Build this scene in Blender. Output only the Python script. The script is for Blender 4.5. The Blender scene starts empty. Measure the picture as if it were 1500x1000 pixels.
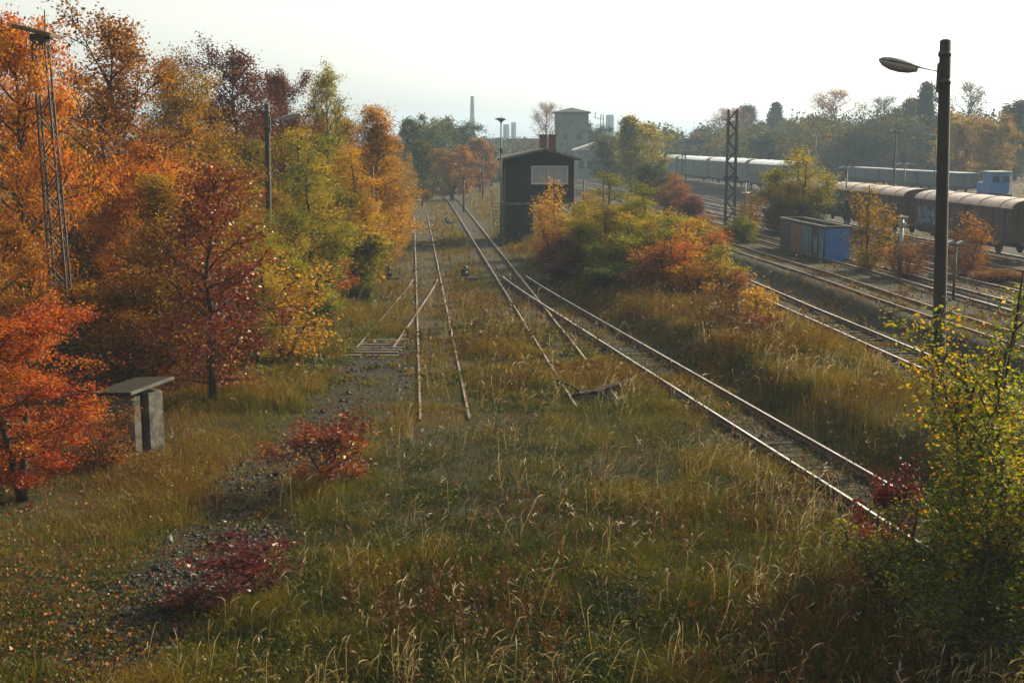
import bpy, math, random
import numpy as np
from mathutils import Vector, Matrix

C = bpy.context.scene
R = math.radians
PI = math.pi

# ------------------------------------------------------------------ camera
CAMH, F, HOR = 8.5, 1800.0, 207.0            # height, focal length in photo pixels, horizon row
PITCH = math.atan((500 - HOR) / F)
cam_d = bpy.data.cameras.new('camera')
cam = bpy.data.objects.new('camera', cam_d)
C.collection.objects.link(cam)
cam.location = (0, 0, CAMH)
cam.rotation_euler = (PI / 2 - PITCH, 0, 0)
cam_d.sensor_width = 36
cam_d.lens = 36 * F / 1500
cam_d.clip_end = 6000
C.camera = cam

# ------------------------------------------------------------------ sky, sun, exposure
SUN_EL, SUN_AZ = R(27), R(52)                # azimuth measured to the right of the view direction
w = bpy.data.worlds.new('World')
C.world = w
w.use_nodes = True
nt = w.node_tree
bg = nt.nodes['Background']
sky = nt.nodes.new('ShaderNodeTexSky')
sky.sky_type = 'NISHITA'
sky.sun_disc = False
sky.sun_elevation = SUN_EL
sky.sun_rotation = SUN_AZ
sky.air_density = 1.0
sky.dust_density = 3.5
sky.ozone_density = 1.0
hsv = nt.nodes.new('ShaderNodeHueSaturation')
hsv.inputs['Saturation'].default_value = 0.16
nt.links.new(sky.outputs[0], hsv.inputs['Color'])
wm = nt.nodes.new('ShaderNodeMix'); wm.data_type = 'RGBA'; wm.blend_type = 'MULTIPLY'
wm.inputs[0].default_value = 1; wm.inputs[7].default_value = (1.0, .985, .885, 1)
nt.links.new(hsv.outputs[0], wm.inputs[6]); nt.links.new(wm.outputs[2], bg.inputs['Color'])
bg.inputs['Strength'].default_value = 0.14
sd = bpy.data.lights.new('sun', 'SUN')
sd.energy = 5.0
sd.angle = R(0.53)
sd.color = (1.0, 0.84, 0.54)
sun = bpy.data.objects.new('sun', sd)
C.collection.objects.link(sun)
sdir = Vector((math.sin(SUN_AZ) * math.cos(SUN_EL), math.cos(SUN_AZ) * math.cos(SUN_EL), math.sin(SUN_EL)))
sun.rotation_euler = sdir.to_track_quat('Z', 'Y').to_euler()
C.view_settings.view_transform = 'Standard'
C.view_settings.look = 'None'
C.view_settings.gamma = 1
C.view_settings.exposure = 1.0
cy = C.cycles
cy.max_bounces = 5
cy.diffuse_bounces = 3
cy.glossy_bounces = 2
cy.transmission_bounces = 3
cy.transparent_max_bounces = 4
cy.volume_bounces = 0
cy.use_adaptive_sampling = False
cy.use_denoising = True
cy.denoiser = 'OPENIMAGEDENOISE'
cy.denoising_input_passes = 'RGB_ALBEDO_NORMAL'
cy.caustics_reflective = False
cy.caustics_refractive = False
cy.sample_clamp_indirect = 4

# ------------------------------------------------------------------ pixel -> world helpers
cp, sp = math.cos(PITCH), math.sin(PITCH)


def ray(x, y):
    u, v = (x - 750) / F, (500 - y) / F
    return Vector((u, cp + v * sp, -sp + v * cp))


def G(x, y, z=0.0):
    d = ray(x, y)
    t = (z - CAMH) / d.z
    return Vector((0, 0, CAMH)) + d * t


def P(x, y, D):
    d = ray(x, y)
    return Vector((0, 0, CAMH)) + d * (D / d.y)


SL = 0.0801                                   # the railway runs this much to the left per metre forward


def XY(xp, y):                                # along-track coordinates -> world x
    return xp - SL * y


# ------------------------------------------------------------------ noise and terrain
_perm = np.random.default_rng(5).random((256, 256))


def vnoise(x, y):
    x = np.asarray(x, float); y = np.asarray(y, float)
    xi = np.floor(x).astype(int); yi = np.floor(y).astype(int)
    fx = x - xi; fy = y - yi
    fx = fx * fx * (3 - 2 * fx); fy = fy * fy * (3 - 2 * fy)
    a = _perm[xi & 255, yi & 255]; b = _perm[(xi + 1) & 255, yi & 255]
    c = _perm[xi & 255, (yi + 1) & 255]; d = _perm[(xi + 1) & 255, (yi + 1) & 255]
    return (a * (1 - fx) + b * fx) * (1 - fy) + (c * (1 - fx) + d * fx) * fy


def fnoise(x, y, o=3):
    s, a, t = 0.0, 1.0, 0.0
    for i in range(o):
        s = s + a * vnoise(x * 2 ** i + 17.3 * i, y * 2 ** i + 9.1 * i); t += a; a *= 0.5
    return s / t


def sstep(a, b, x):
    t = np.clip((np.asarray(x, float) - a) / (b - a), 0, 1)
    return t * t * (3 - 2 * t)


def softplus(x, k=4.0):
    x = np.asarray(x, float)
    return np.where(x > 40, x, k * np.log1p(np.exp(np.minimum(x, 40) / k)))


def main_xp(y):                               # centre line of the main diagonal track
    return 5.9 + 0.102 * softplus(77.6 - np.asarray(y, float))


def straight_xp(y):                           # line it branches from, bending left far away
    y = np.asarray(y, float)
    return 5.9 - 0.00016 * np.maximum(y - 150, 0) ** 2


def stub_xp(y):
    return 0.9 - 0.098 * softplus(76 - np.asarray(y, float), 2.5)


def terrain(x, y):
    x = np.asarray(x, float); y = np.asarray(y, float)
    xp = x + SL * y
    m = main_xp(y)
    z = 0.16 * (fnoise(x * 0.23 + 40, y * 0.23 + 11) - 0.5) * sstep(0.9, 3.0, np.abs(xp - m)) * sstep(0.8, 2.2, np.abs(xp - 0.9))
    bank = sstep(1.5, 2.9, xp - m) * (1 - sstep(15.4, 17.6, xp))
    z = z + 0.75 * bank * (1 - sstep(60, 80, y))
    z = z + 0.55 * sstep(21.5, 22.6, xp)
    z = z + 0.12 * sstep(21.5, 22.6, xp) * (1 - sstep(23.4, 26.2, xp)) * (1 - sstep(82, 100, y))
    z = z + 0.45 * sstep(46.0, 48.5, xp)
    z = z - 0.1 * sstep(18, 18.8, xp) * (1 - sstep(21, 21.8, xp))
    return z


def tz(x, y):
    return float(terrain(x, y))


# ------------------------------------------------------------------ object helpers
def tag(o, label=None, cat=None, group=None, kind=None):
    if label: o['label'] = label
    if cat: o['category'] = cat
    if group: o['group'] = group
    if kind: o['kind'] = kind
    return o


def empty(name, loc, rz=0.0, label=None, cat=None, group=None):
    o = bpy.data.objects.new(name, None)
    C.collection.objects.link(o)
    o.location = loc
    o.rotation_euler = (0, 0, rz)
    o.empty_display_size = 0.3
    return tag(o, label, cat, group)


def np_mesh(name, V, faces_n, idx, mats, attrs=None, smooth=False):
    """V (n,3); every face has faces_n corners; idx flat corner indices"""
    me = bpy.data.meshes.new(name)
    nf = len(idx) // faces_n
    me.vertices.add(len(V)); me.vertices.foreach_set('co', np.ascontiguousarray(V, np.float32).ravel())
    me.loops.add(len(idx)); me.loops.foreach_set('vertex_index', np.ascontiguousarray(idx, np.int32))
    me.polygons.add(nf); me.polygons.foreach_set('loop_start', np.arange(0, nf * faces_n, faces_n, dtype=np.int32))
    if smooth: me.polygons.foreach_set('use_smooth', np.ones(nf, bool))
    for k, a in (attrs or {}).items():
        at = me.attributes.new(k, 'FLOAT', 'POINT')
        at.data.foreach_set('value', np.ascontiguousarray(a, np.float32))
    for m in mats: me.materials.append(m)
    me.update(calc_edges=True)
    return me


def mobj(name, me, parent=None, loc=None):
    o = bpy.data.objects.new(name, me)
    C.collection.objects.link(o)
    if parent: o.parent = parent
    if loc is not None: o.location = loc
    return o


class MB:
    """collects shapes for ONE mesh object"""

    def __init__(s): s.v = []; s.f = []; s.m = []; s.sm = []

    def add(s, vs, fs, m=0, smooth=False):
        n = len(s.v)
        s.v += [tuple(v) for v in vs]
        for f in fs:
            s.f.append([n + i for i in f]); s.m.append(m); s.sm.append(smooth)
        return s

    def box(s, c, d, rz=0.0, m=0, rot=None, bev=0.0):
        hx, hy, hz = d[0] / 2, d[1] / 2, d[2] / 2
        M = rot if rot is not None else Matrix.Rotation(rz, 3, 'Z')
        b = min(bev, hx * .9, hy * .9, hz * .9)
        if b <= 0:
            vs = [(x * hx, y * hy, z * hz) for z in (-1, 1) for y in (-1, 1) for x in (-1, 1)]
            fs = [(0, 2, 3, 1), (4, 5, 7, 6), (0, 1, 5, 4), (2, 6, 7, 3), (0, 4, 6, 2), (1, 3, 7, 5)]
        else:
            ring = lambda X, Y, q, z: [(X - q, -Y, z), (X, -Y + q, z), (X, Y - q, z), (X - q, Y, z), (-X + q, Y, z), (-X, Y - q, z), (-X, -Y + q, z), (-X + q, -Y, z)]
            vs = ring(hx - b, hy - b, b, -hz) + ring(hx, hy, b, -hz + b) + ring(hx, hy, b, hz - b) + ring(hx - b, hy - b, b, hz)
            fs = [tuple(range(7, -1, -1)), tuple(range(24, 32))]
            for k in range(3):
                for i in range(8):
                    j = (i + 1) % 8
                    fs.append((k * 8 + i, k * 8 + j, k * 8 + 8 + j, k * 8 + 8 + i))
        return s.add([M @ Vector(v) + Vector(c) for v in vs], fs, m)

    def tube(s, pts, rad, n=8, m=0, cap=True):
        pts = [Vector(p) for p in pts]
        if not hasattr(rad, '__len__'): rad = [rad] * len(pts)
        vs, fs = [], []
        up = None
        for i, p in enumerate(pts):
            t = (pts[min(i + 1, len(pts) - 1)] - pts[max(i - 1, 0)])
            if t.length < 1e-9: t = Vector((0, 0, 1))
            t.normalize()
            if up is None: up = t.orthogonal().normalized()
            up = (up - t * up.dot(t))
            up = up.normalized() if up.length > 1e-6 else t.orthogonal().normalized()
            b = t.cross(up)
            for k in range(n):
                a = 2 * PI * k / n
                vs.append(p + (up * math.cos(a) + b * math.sin(a)) * rad[i])
        for i in range(len(pts) - 1):
            for k in range(n):
                k2 = (k + 1) % n
                fs.append((i * n + k, i * n + k2, (i + 1) * n + k2, (i + 1) * n + k))
        if cap:
            fs.append(tuple(range(n - 1, -1, -1)))
            fs.append(tuple((len(pts) - 1) * n + k for k in range(n)))
        return s.add(vs, fs, m, n > 5)

    def prism(s, prof, a, b, axis='y', m=0):
        """profile (u,z) extruded from a to b along y (u = x) or along x (u = y)"""
        n = len(prof)
        mk = (lambda u, z, t: (u, t, z)) if axis == 'y' else (lambda u, z, t: (t, u, z))
        vs = [mk(u, z, a) for u, z in prof] + [mk(u, z, b) for u, z in prof]
        fs = [tuple(range(n)), tuple(range(2 * n - 1, n - 1, -1))]
        fs += [(i, n + i, n + (i + 1) % n, (i + 1) % n) for i in range(n)]
        return s.add(vs, fs, m)

    def lathe(s, prof, c=(0, 0, 0), n=16, m=0, axis='z'):
        vs, fs = [], []
        for r, z in prof:
            for k in range(n):
                a = 2 * PI * k / n
                q = (r * math.cos(a), r * math.sin(a), z)
                if axis == 'x': q = (z, r * math.cos(a), r * math.sin(a))
                vs.append((q[0] + c[0], q[1] + c[1], q[2] + c[2]))
        for i in range(len(prof) - 1):
            for k in range(n):
                k2 = (k + 1) % n
                fs.append((i * n + k, i * n + k2, (i + 1) * n + k2, (i + 1) * n + k))
        fs.append(tuple(range(n - 1, -1, -1)))
        fs.append(tuple((len(prof) - 1) * n + k for k in range(n)))
        return s.add(vs, fs, m, True)

    def build(s, name, mats, parent=None, loc=None, label=None, fix=True):
        me = bpy.data.meshes.new(name)
        me.from_pydata(s.v, [], s.f)
        if not isinstance(mats, (list, tuple)): mats = [mats]
        for m in mats: me.materials.append(m)
        me.polygons.foreach_set('material_index', s.m)
        me.polygons.foreach_set('use_smooth', s.sm)
        if fix:
            import bmesh
            bm = bmesh.new(); bm.from_mesh(me)
            bmesh.ops.recalc_face_normals(bm, faces=bm.faces)
            bm.to_mesh(me); bm.free()
        me.update()
        o = mobj(name, me, parent, loc)
        if label: o['label'] = label
        return o


def copy_tree(o, parent=None):
    c = o.copy(); C.collection.objects.link(c); c.parent = parent
    for ch in list(o.children): copy_tree(ch, c)
    return c


# ------------------------------------------------------------------ materials
def node_mat(name):
    m = bpy.data.materials.new(name); m.use_nodes = True
    n = m.node_tree
    return m, n, n.nodes['Principled BSDF']


def ramp_node(n, stops):
    r = n.nodes.new('ShaderNodeValToRGB')
    e = r.color_ramp.elements
    while len(e) < len(stops): e.new(0.5)
    for el, (p, c) in zip(e, stops):
        el.position = p; el.color = (*c, 1)
    return r


def plain(name, c1, c2=None, scale=3.0, rough=0.8, metal=0.0, bump=0.15, stretch=(1, 1, 1), detail=6, lo=.35, hi=.65):
    m, n, b = node_mat(name)
    c2 = c2 or tuple(v * 0.6 for v in c1)
    c1, c2 = tuple(v * .7 for v in c1), tuple(v * .7 for v in c2)
    tc = n.nodes.new('ShaderNodeTexCoord')
    mp = n.nodes.new('ShaderNodeMapping'); mp.inputs['Scale'].default_value = stretch
    no = n.nodes.new('ShaderNodeTexNoise'); no.inputs['Scale'].default_value = scale; no.inputs['Detail'].default_value = detail
    no.inputs['Roughness'].default_value = 0.65
    r = ramp_node(n, [(lo, c2), (hi, c1)])
    n.links.new(tc.outputs['Object'], mp.inputs[0]); n.links.new(mp.outputs[0], no.inputs['Vector'])
    n.links.new(no.outputs['Fac'], r.inputs[0]); n.links.new(r.outputs[0], b.inputs['Base Color'])
    if rough >= .85: b.inputs['Specular IOR Level'].default_value = .15
    b.inputs['Roughness'].default_value = rough; b.inputs['Metallic'].default_value = metal
    if bump:
        bp = n.nodes.new('ShaderNodeBump'); bp.inputs['Strength'].default_value = bump; bp.inputs['Distance'].default_value = 0.05
        n.links.new(no.outputs['Fac'], bp.inputs['Height']); n.links.new(bp.outputs[0], b.inputs['Normal'])
    return m


def sat(c, k=1.5, g=.58):
    l = .3 * c[0] + .6 * c[1] + .1 * c[2]
    return tuple(max(.003, (l + (v - l) * k) * g) for v in c)


def leaf_mat(name, stops, trans=0.5, gloss=0.016, grough=0.55):
    """stops: colours picked per leaf by the 'rnd' attribute shifted by its clump"""
    m = bpy.data.materials.new(name); m.use_nodes = True
    n = m.node_tree; n.nodes.clear()
    out = n.nodes.new('ShaderNodeOutputMaterial')
    a = n.nodes.new('ShaderNodeAttribute'); a.attribute_name = 'rnd'
    oi = n.nodes.new('ShaderNodeObjectInfo')
    ad = n.nodes.new('ShaderNodeMath'); ad.operation = 'MULTIPLY_ADD'
    ad.inputs[1].default_value = 0.16; n.links.new(oi.outputs['Random'], ad.inputs[0]); n.links.new(a.outputs['Fac'], ad.inputs[2])
    sb = n.nodes.new('ShaderNodeMath'); sb.operation = 'SUBTRACT'; sb.inputs[1].default_value = 0.08
    n.links.new(ad.outputs[0], sb.inputs[0])
    stops = [(p, sat(c)) for p, c in stops]
    r = ramp_node(n, stops); n.links.new(sb.outputs[0], r.inputs[0])
    df = n.nodes.new('ShaderNodeBsdfDiffuse'); tr = n.nodes.new('ShaderNodeBsdfTranslucent')
    gl = n.nodes.new('ShaderNodeBsdfGlossy'); gl.inputs['Roughness'].default_value = grough
    gl.inputs['Color'].default_value = (0.9, 0.88, 0.85, 1)
    n.links.new(r.outputs[0], df.inputs[0]); n.links.new(r.outputs[0], tr.inputs[0])
    m1 = n.nodes.new('ShaderNodeMixShader'); m1.inputs[0].default_value = trans
    m2 = n.nodes.new('ShaderNodeMixShader'); m2.inputs[0].default_value = gloss
    n.links.new(df.outputs[0], m1.inputs[1]); n.links.new(tr.outputs[0], m1.inputs[2])
    n.links.new(m1.outputs[0], m2.inputs[1]); n.links.new(gl.outputs[0], m2.inputs[2])
    n.links.new(m2.outputs[0], out.inputs[0])
    return m


M = {}
L = {}
# foliage
L['orange'] = leaf_mat('leaf_orange', [(0, (0.222, 0.067, 0.006)), (0.3, (0.463, 0.162, 0.008)), (0.65, (0.665, 0.279, 0.012)), (1, (0.705, 0.424, 0.03))], .55)
L['orange_red'] = leaf_mat('leaf_orange_red', [(0, (0.17, 0.039, 0.008)), (0.35, (0.378, 0.096, 0.008)), (0.7, (0.567, 0.214, 0.01)), (1, (0.624, 0.327, 0.02))], .6)
L['rust'] = leaf_mat('leaf_rust', [(0, (0.108, 0.048, 0.012)), (0.35, (0.251, 0.108, 0.013)), (0.7, (0.413, 0.206, 0.018)), (1, (0.467, 0.303, 0.03))], .5)
L['purple'] = leaf_mat('leaf_purple', [(0, (0.045, 0.02, 0.018)), (0.5, (0.108, 0.035, 0.026)), (0.85, (0.18, 0.066, 0.03)), (1, (0.27, 0.132, 0.03))], .4)
L['red'] = leaf_mat('leaf_red', [(0, (0.057, 0.016, 0.01)), (0.4, (0.166, 0.035, 0.014)), (0.75, (0.274, 0.089, 0.018)), (1, (0.373, 0.214, 0.02))], .45, .03, .42)
L['darkred'] = leaf_mat('leaf_darkred', [(0, (0.038, 0.01, 0.012)), (0.5, (0.111, 0.016, 0.018)), (0.85, (0.17, 0.04, 0.024)), (1, (0.238, 0.09, 0.025))], .42, .035, .42)
L['tan'] = leaf_mat('leaf_tan', [(0, (0.142, 0.083, 0.012)), (0.35, (0.294, 0.176, 0.016)), (0.7, (0.427, 0.286, 0.02)), (1, (0.437, 0.352, 0.03))], .5)
L['yelgreen'] = leaf_mat('leaf_yellow_green', [(0, (.075, .095, .010)), (.3, (.19, .20, .012)), (.58, (.38, .33, .014)), (.82, (.54, .40, .014)), (1, (.62, .38, .014))], .52)
L['green'] = leaf_mat('leaf_green', [(0, (.03, .055, .008)), (.45, (.075, .105, .010)), (.8, (.15, .15, .012)), (1, (.36, .27, .014))], .45)
L['birch'] = leaf_mat('leaf_birch', [(0, (.055, .09, .008)), (.32, (.16, .20, .010)), (.56, (.33, .31, .010)), (.74, (.62, .43, .010)), (1, (.66, .34, .012))], .68, .018, .5)
L['yellow'] = leaf_mat('leaf_yellow', [(0, (.24, .14, .008)), (.4, (.52, .29, .010)), (.8, (.70, .42, .012)), (1, (.72, .50, .03))], .55)
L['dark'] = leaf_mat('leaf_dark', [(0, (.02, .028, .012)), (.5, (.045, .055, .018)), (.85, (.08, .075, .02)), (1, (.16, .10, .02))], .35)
L['needle'] = leaf_mat('leaf_needle', [(0, (.018, .032, .018)), (1, (.05, .07, .03))], .2)
L['far'] = leaf_mat('leaf_far', [(0, (0.032, 0.049, 0.022)), (0.4, (0.068, 0.081, 0.025)), (0.75, (0.135, 0.108, 0.03)), (1, (0.234, 0.14, 0.03))], .4)
L['grass'] = leaf_mat('grass_blade', [(0, (.022, .034, .006)), (.2, (.060, .074, .008)), (.40, (.165, .145, .012)), (.6, (.23, .165, .032)), (.75, (.20, .12, .03)), (.88, (.135, .07, .022)), (1, (.085, .04, .016))], .42, .015, .5)
L['plume'] = leaf_mat('plume', [(0, (.24, .18, .105)), (.5, (.44, .35, .22)), (1, (.70, .59, .42))], .55, .03, .5)
L['weed'] = leaf_mat('weed', [(0, (.04, .022, .014)), (.5, (.10, .05, .024)), (.8, (.17, .09, .04)), (.93, (.4, .33, .26)), (1, (.6, .54, .46))], .35, .02, .5)
L['litter'] = leaf_mat('leaf_litter', [(0, (.08, .03, .010)), (.5, (.20, .075, .014)), (.85, (.33, .14, .02)), (1, (.38, .22, .04))], .2, .02, .5)
# bark, wood, metal, masonry
M['bark'] = plain('bark', (.085, .065, .048), (.030, .024, .019), 9, .9, bump=.5, stretch=(1, 1, .25))
M['birchbark'] = plain('birch_bark', (.30, .27, .23), (.06, .05, .042), 6, .85, bump=.3, stretch=(.6, .6, 2))
M['rust'] = plain('rusty_rail', (.16, .085, .05), (.075, .042, .03), 12, .75, .3)
M['railtop'] = plain('rail_top', (1.15, 1.05, .9), (.62, .5, .38), 2.2, .30, 1.0, bump=.03)
M['railtop_dull'] = plain('rail_top_dull', (.55, .40, .28), (.22, .13, .085), 3, .45, .8, bump=.05)
M['sleeper'] = plain('sleeper_wood', (.065, .047, .034), (.02, .016, .012), 8, .9, bump=.5, stretch=(.25, 3, 3))
M['ballast'] = plain('ballast', (.13, .105, .085), (.042, .036, .03), 16, .95, bump=.8)
M['stone'] = plain('stone', (.22, .19, .17), (.08, .07, .065), 9, .85)
M['oldwood'] = plain('weathered_wood', (.20, .16, .12), (.08, .062, .048), 7, .9, bump=.4, stretch=(4, 4, .4))
M['pole'] = plain('tarred_pole', (.040, .034, .026), (.018, .016, .013), 6, .8, bump=.3, stretch=(3, 3, .3))
M['steel'] = plain('painted_steel', (.075, .080, .075), (.038, .036, .032), 6, .6, .3)
M['steel_rust'] = plain('rusty_steel', (.13, .10, .075), (.06, .045, .035), 9, .75, .3)
M['steel_light'] = plain('galvanised_steel', (.33, .35, .36), (.2, .21, .22), 8, .45, .5, bump=.05)
M['mast_dark'] = plain('mast_steel', (.085, .062, .042), (.035, .028, .022), 9, .75, .3)
M['black'] = plain('black_paint', (.022, .022, .024), (.012, .012, .013), 5, .55)
M['concrete'] = plain('concrete', (.19, .175, .145), (.055, .052, .043), 3, .9, bump=.3)
M['concrete_dark'] = plain('mossy_concrete', (.13, .125, .10), (.055, .060, .042), 4, .92, bump=.4)
M['roof_moss'] = plain('mossy_roof', (.045, .036, .024), (.018, .017, .012), 5, .95, bump=.6)
M['brick_dark'] = plain('sooty_brick', (.034, .028, .025), (.014, .012, .011), 7, .9, bump=.3)
M['brick'] = plain('chimney_brick', (.22, .11, .075), (.11, .062, .048), 9, .9, bump=.3)
M['roof_dark'] = plain('roof_felt', (.085, .080, .072), (.045, .044, .042), 3, .85)
M['white'] = plain('white_paint', (.62, .62, .60), (.42, .42, .41), 5, .5, bump=.04)
M['tower'] = plain('tower_render', (.17, .185, .15), (.10, .115, .095), .6, .9)
M['pale'] = plain('pale_wall', (.50, .51, .52), (.38, .39, .42), 1, .8)
M['glass_dark'] = plain('dark_glass', (.05, .055, .06), (.02, .022, .025), 1, .12, bump=0)
M['curtain'] = plain('window_curtain', (.42, .42, .41), (.24, .25, .26), 9, .6, bump=.1, stretch=(4, 1, .1))
M['lampgrey'] = plain('lamp_shell', (.26, .27, .29), (.15, .155, .165), 6, .42, .3, bump=.04)
M['diffuser'] = plain('lamp_bowl', (.42, .36, .34), (.30, .25, .24), 6, .3, bump=.05)
M['brown'] = plain('wagon_brown', (.085, .045, .034), (.042, .026, .022), 3, .7, bump=.15)
M['roofbrown'] = plain('wagon_roof_brown', (.62, .46, .36), (.36, .25, .19), 2.5, .42, .5, bump=.15)
M['roofwhite'] = plain('wagon_roof_pale', (1.2, 1.2, 1.16), (.95, .94, .90), 2.5, .36, .7, bump=.1)
M['bluegrey'] = plain('wagon_bluegrey', (.085, .10, .115), (.05, .06, .07), 2, .65)
M['wagongrey'] = plain('wagon_wall_grey', (.20, .23, .24), (.10, .12, .13), 2, .6)
M['blue'] = plain('blue_paint', (.045, .17, .48), (.03, .10, .30), 3, .5, bump=.1)
M['teal'] = plain('faded_teal_paint', (.07, .16, .21), (.04, .07, .09), 3, .7)
M['rustpanel'] = plain('rusty_panel', (.22, .085, .035), (.09, .04, .025), 4, .8, bump=.3)
M['hoard'] = plain('dark_panel', (.045, .042, .042), (.025, .024, .026), 4, .8)
M['graffiti'] = plain('graffiti_paint', (.26, .31, .38), (.10, .14, .2), 4, .6, bump=0)
M['log'] = plain('log_bark', (.045, .035, .026), (.018, .015, .012), 8, .9, bump=.6)

# ground: earth with moss, leaf mould and cinder, all by noise at several scales
gm, n, b = node_mat('ground_soil')
tc = n.nodes.new('ShaderNodeTexCoord')
n1 = n.nodes.new('ShaderNodeTexNoise'); n1.inputs['Scale'].default_value = .35; n1.inputs['Detail'].default_value = 8
n2 = n.nodes.new('ShaderNodeTexNoise'); n2.inputs['Scale'].default_value = 7; n2.inputs['Detail'].default_value = 8; n2.inputs['Roughness'].default_value = .75
at = n.nodes.new('ShaderNodeAttribute'); at.attribute_name = 'cinder'
r1 = ramp_node(n, [(.3, (.022, .024, .008)), (.5, (.045, .037, .013)), (.68, (.062, .038, .014))])
r2 = ramp_node(n, [(.32, (.007, .0065, .006)), (.52, (.018, .015, .012)), (.7, (.045, .038, .03))])
r3 = ramp_node(n, [(.3, (.35, .35, .35)), (.7, (1.25, 1.2, 1.1))])
mx = n.nodes.new('ShaderNodeMix'); mx.data_type = 'RGBA'; mx.blend_type = 'MULTIPLY'; mx.inputs[0].default_value = 1
mm = n.nodes.new('ShaderNodeMix'); mm.data_type = 'RGBA'
for q in (n1, n2): n.links.new(tc.outputs['Object'], q.inputs['Vector'])
n.links.new(n1.outputs['Fac'], r1.inputs[0]); n.links.new(n2.outputs['Fac'], r2.inputs[0]); n.links.new(n2.outputs['Fac'], r3.inputs[0])
n.links.new(r1.outputs[0], mx.inputs[6]); n.links.new(r3.outputs[0], mx.inputs[7])
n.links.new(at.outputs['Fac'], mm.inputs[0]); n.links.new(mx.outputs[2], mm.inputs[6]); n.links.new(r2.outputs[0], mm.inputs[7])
n.links.new(mm.outputs[2], b.inputs['Base Color'])
bp = n.nodes.new('ShaderNodeBump'); bp.inputs['Strength'].default_value = .7; bp.inputs['Distance'].default_value = .08
n.links.new(n2.outputs['Fac'], bp.inputs['Height']); n.links.new(bp.outputs[0], b.inputs['Normal'])
b.inputs['Roughness'].default_value = .95
b.inputs['Specular IOR Level'].default_value = .15

# ------------------------------------------------------------------ ground cover zones
PATH = np.array([tuple(G(*q))[:2] for q in ((575, 500), (555, 545), (500, 590), (440, 640), (385, 700), (350, 770), (285, 850), (200, 930), (120, 1010))])


def path_dist(x, y):
    d = np.full(np.shape(x), 1e9)
    for a, b_ in zip(PATH[:-1], PATH[1:]):
        ab = b_ - a
        t = np.clip(((x - a[0]) * ab[0] + (y - a[1]) * ab[1]) / (ab @ ab), 0, 1)
        d = np.minimum(d, np.hypot(x - a[0] - t * ab[0], y - a[1] - t * ab[1]))
    return d


def cinder(x, y):
    x = np.asarray(x, float); y = np.asarray(y, float)
    xp = x + SL * y
    nz = fnoise(x * .7 + 3, y * .7 + 8)
    c = (1 - sstep(.5, 1.6, path_dist(x, y) + 1.9 * (nz - .5))) * (.92 + .05 * sstep(32, 40, y))
    c = np.maximum(c, (1 - sstep(.5, 1.1, np.hypot((xp + 1.5) / 2.0, (y - 44) / 8.5) + .7 * (nz - .5))))
    c = np.maximum(c, (1 - sstep(1.0, 1.8, np.abs(xp - main_xp(y)) + .8 * (nz - .5))) * (.62 + .6 * (nz - .3)))
    c = np.maximum(c, .3 * (1 - sstep(.7, 1.3, np.abs(xp - .9))) * sstep(30, 38, y))
    c = np.maximum(c, .9 * (1 - sstep(1.3, 2.2, np.abs(xp - 19.7) + .6 * (nz - .5))))
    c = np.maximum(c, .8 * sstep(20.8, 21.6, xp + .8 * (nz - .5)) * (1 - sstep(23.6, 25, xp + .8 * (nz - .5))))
    c = np.maximum(c, sstep(24.5, 26, xp) * (1 - sstep(58, 64, xp)) * (.65 + .3 * nz))
    return np.clip(c, 0, 1)


# ground sheet: fine near the camera, coarse out to the horizon
gx = np.concatenate([np.linspace(-2400, -80, 30)[:-1], np.linspace(-80, -20, 50)[:-1], np.linspace(-20, 32, 190)[:-1], np.linspace(32, 110, 60)[:-1], np.linspace(110, 2400, 30)])
gy = np.concatenate([np.linspace(-120, 8, 20)[:-1], np.linspace(8, 70, 200)[:-1], np.linspace(70, 180, 140)[:-1], np.linspace(180, 460, 60)[:-1], np.linspace(460, 2450, 30)])
XX, YY = np.meshgrid(gx, gy)
ZZ = terrain(XX, YY)
V = np.stack([XX.ravel(), YY.ravel(), ZZ.ravel()], 1)
nx, ny = len(gx), len(gy)
ii = (np.arange(ny - 1)[:, None] * nx + np.arange(nx - 1)[None, :]).ravel()
idx = np.stack([ii, ii + 1, ii + nx + 1, ii + nx], 1).ravel()
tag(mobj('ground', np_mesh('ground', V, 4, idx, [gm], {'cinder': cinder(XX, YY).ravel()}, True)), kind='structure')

# ------------------------------------------------------------------ railway tracks
RAILP = [(-.07, 0), (.07, 0), (.07, .018), (.012, .035), (.012, .115), (.036, .122), (.036, .158), (-.036, .158), (-.036, .122), (-.012, .115), (-.012, .035), (-.07, .018)]


def sweep_rail(xpf, ys, off, zoff, name, mats, parent, org):
    pts = [Vector((XY(float(xpf(y)), y), y, 0)) for y in ys]
    mb = MB(); n_ = len(RAILP); vs = []; fs = []; ms = []
    for i, p in enumerate(pts):
        t = (pts[min(i + 1, len(pts) - 1)] - pts[max(i - 1, 0)]).normalized()
        r = Vector((t.y, -t.x, 0))
        z = tz(p.x, p.y) + zoff
        for u, q in RAILP:
            v = p + r * (off + u); v.z = z + q
            vs.append(v - org)
    for i in range(len(pts) - 1):
        for k in range(n_):
            k2 = (k + 1) % n_
            fs.append((i * n_ + k, i * n_ + k2, (i + 1) * n_ + k2, (i + 1) * n_ + k)); ms.append(1 if k in (6,) else 0)
    fs.append(tuple(range(n_))); ms.append(0)
    fs.append(tuple((len(pts) - 1) * n_ + k for k in range(n_))); ms.append(0)
    mb.v = [tuple(v) for v in vs]; mb.f = [list(f) for f in fs]; mb.m = ms; mb.sm = [False] * len(fs)
    return mb.build(name, mats, parent)


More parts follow.
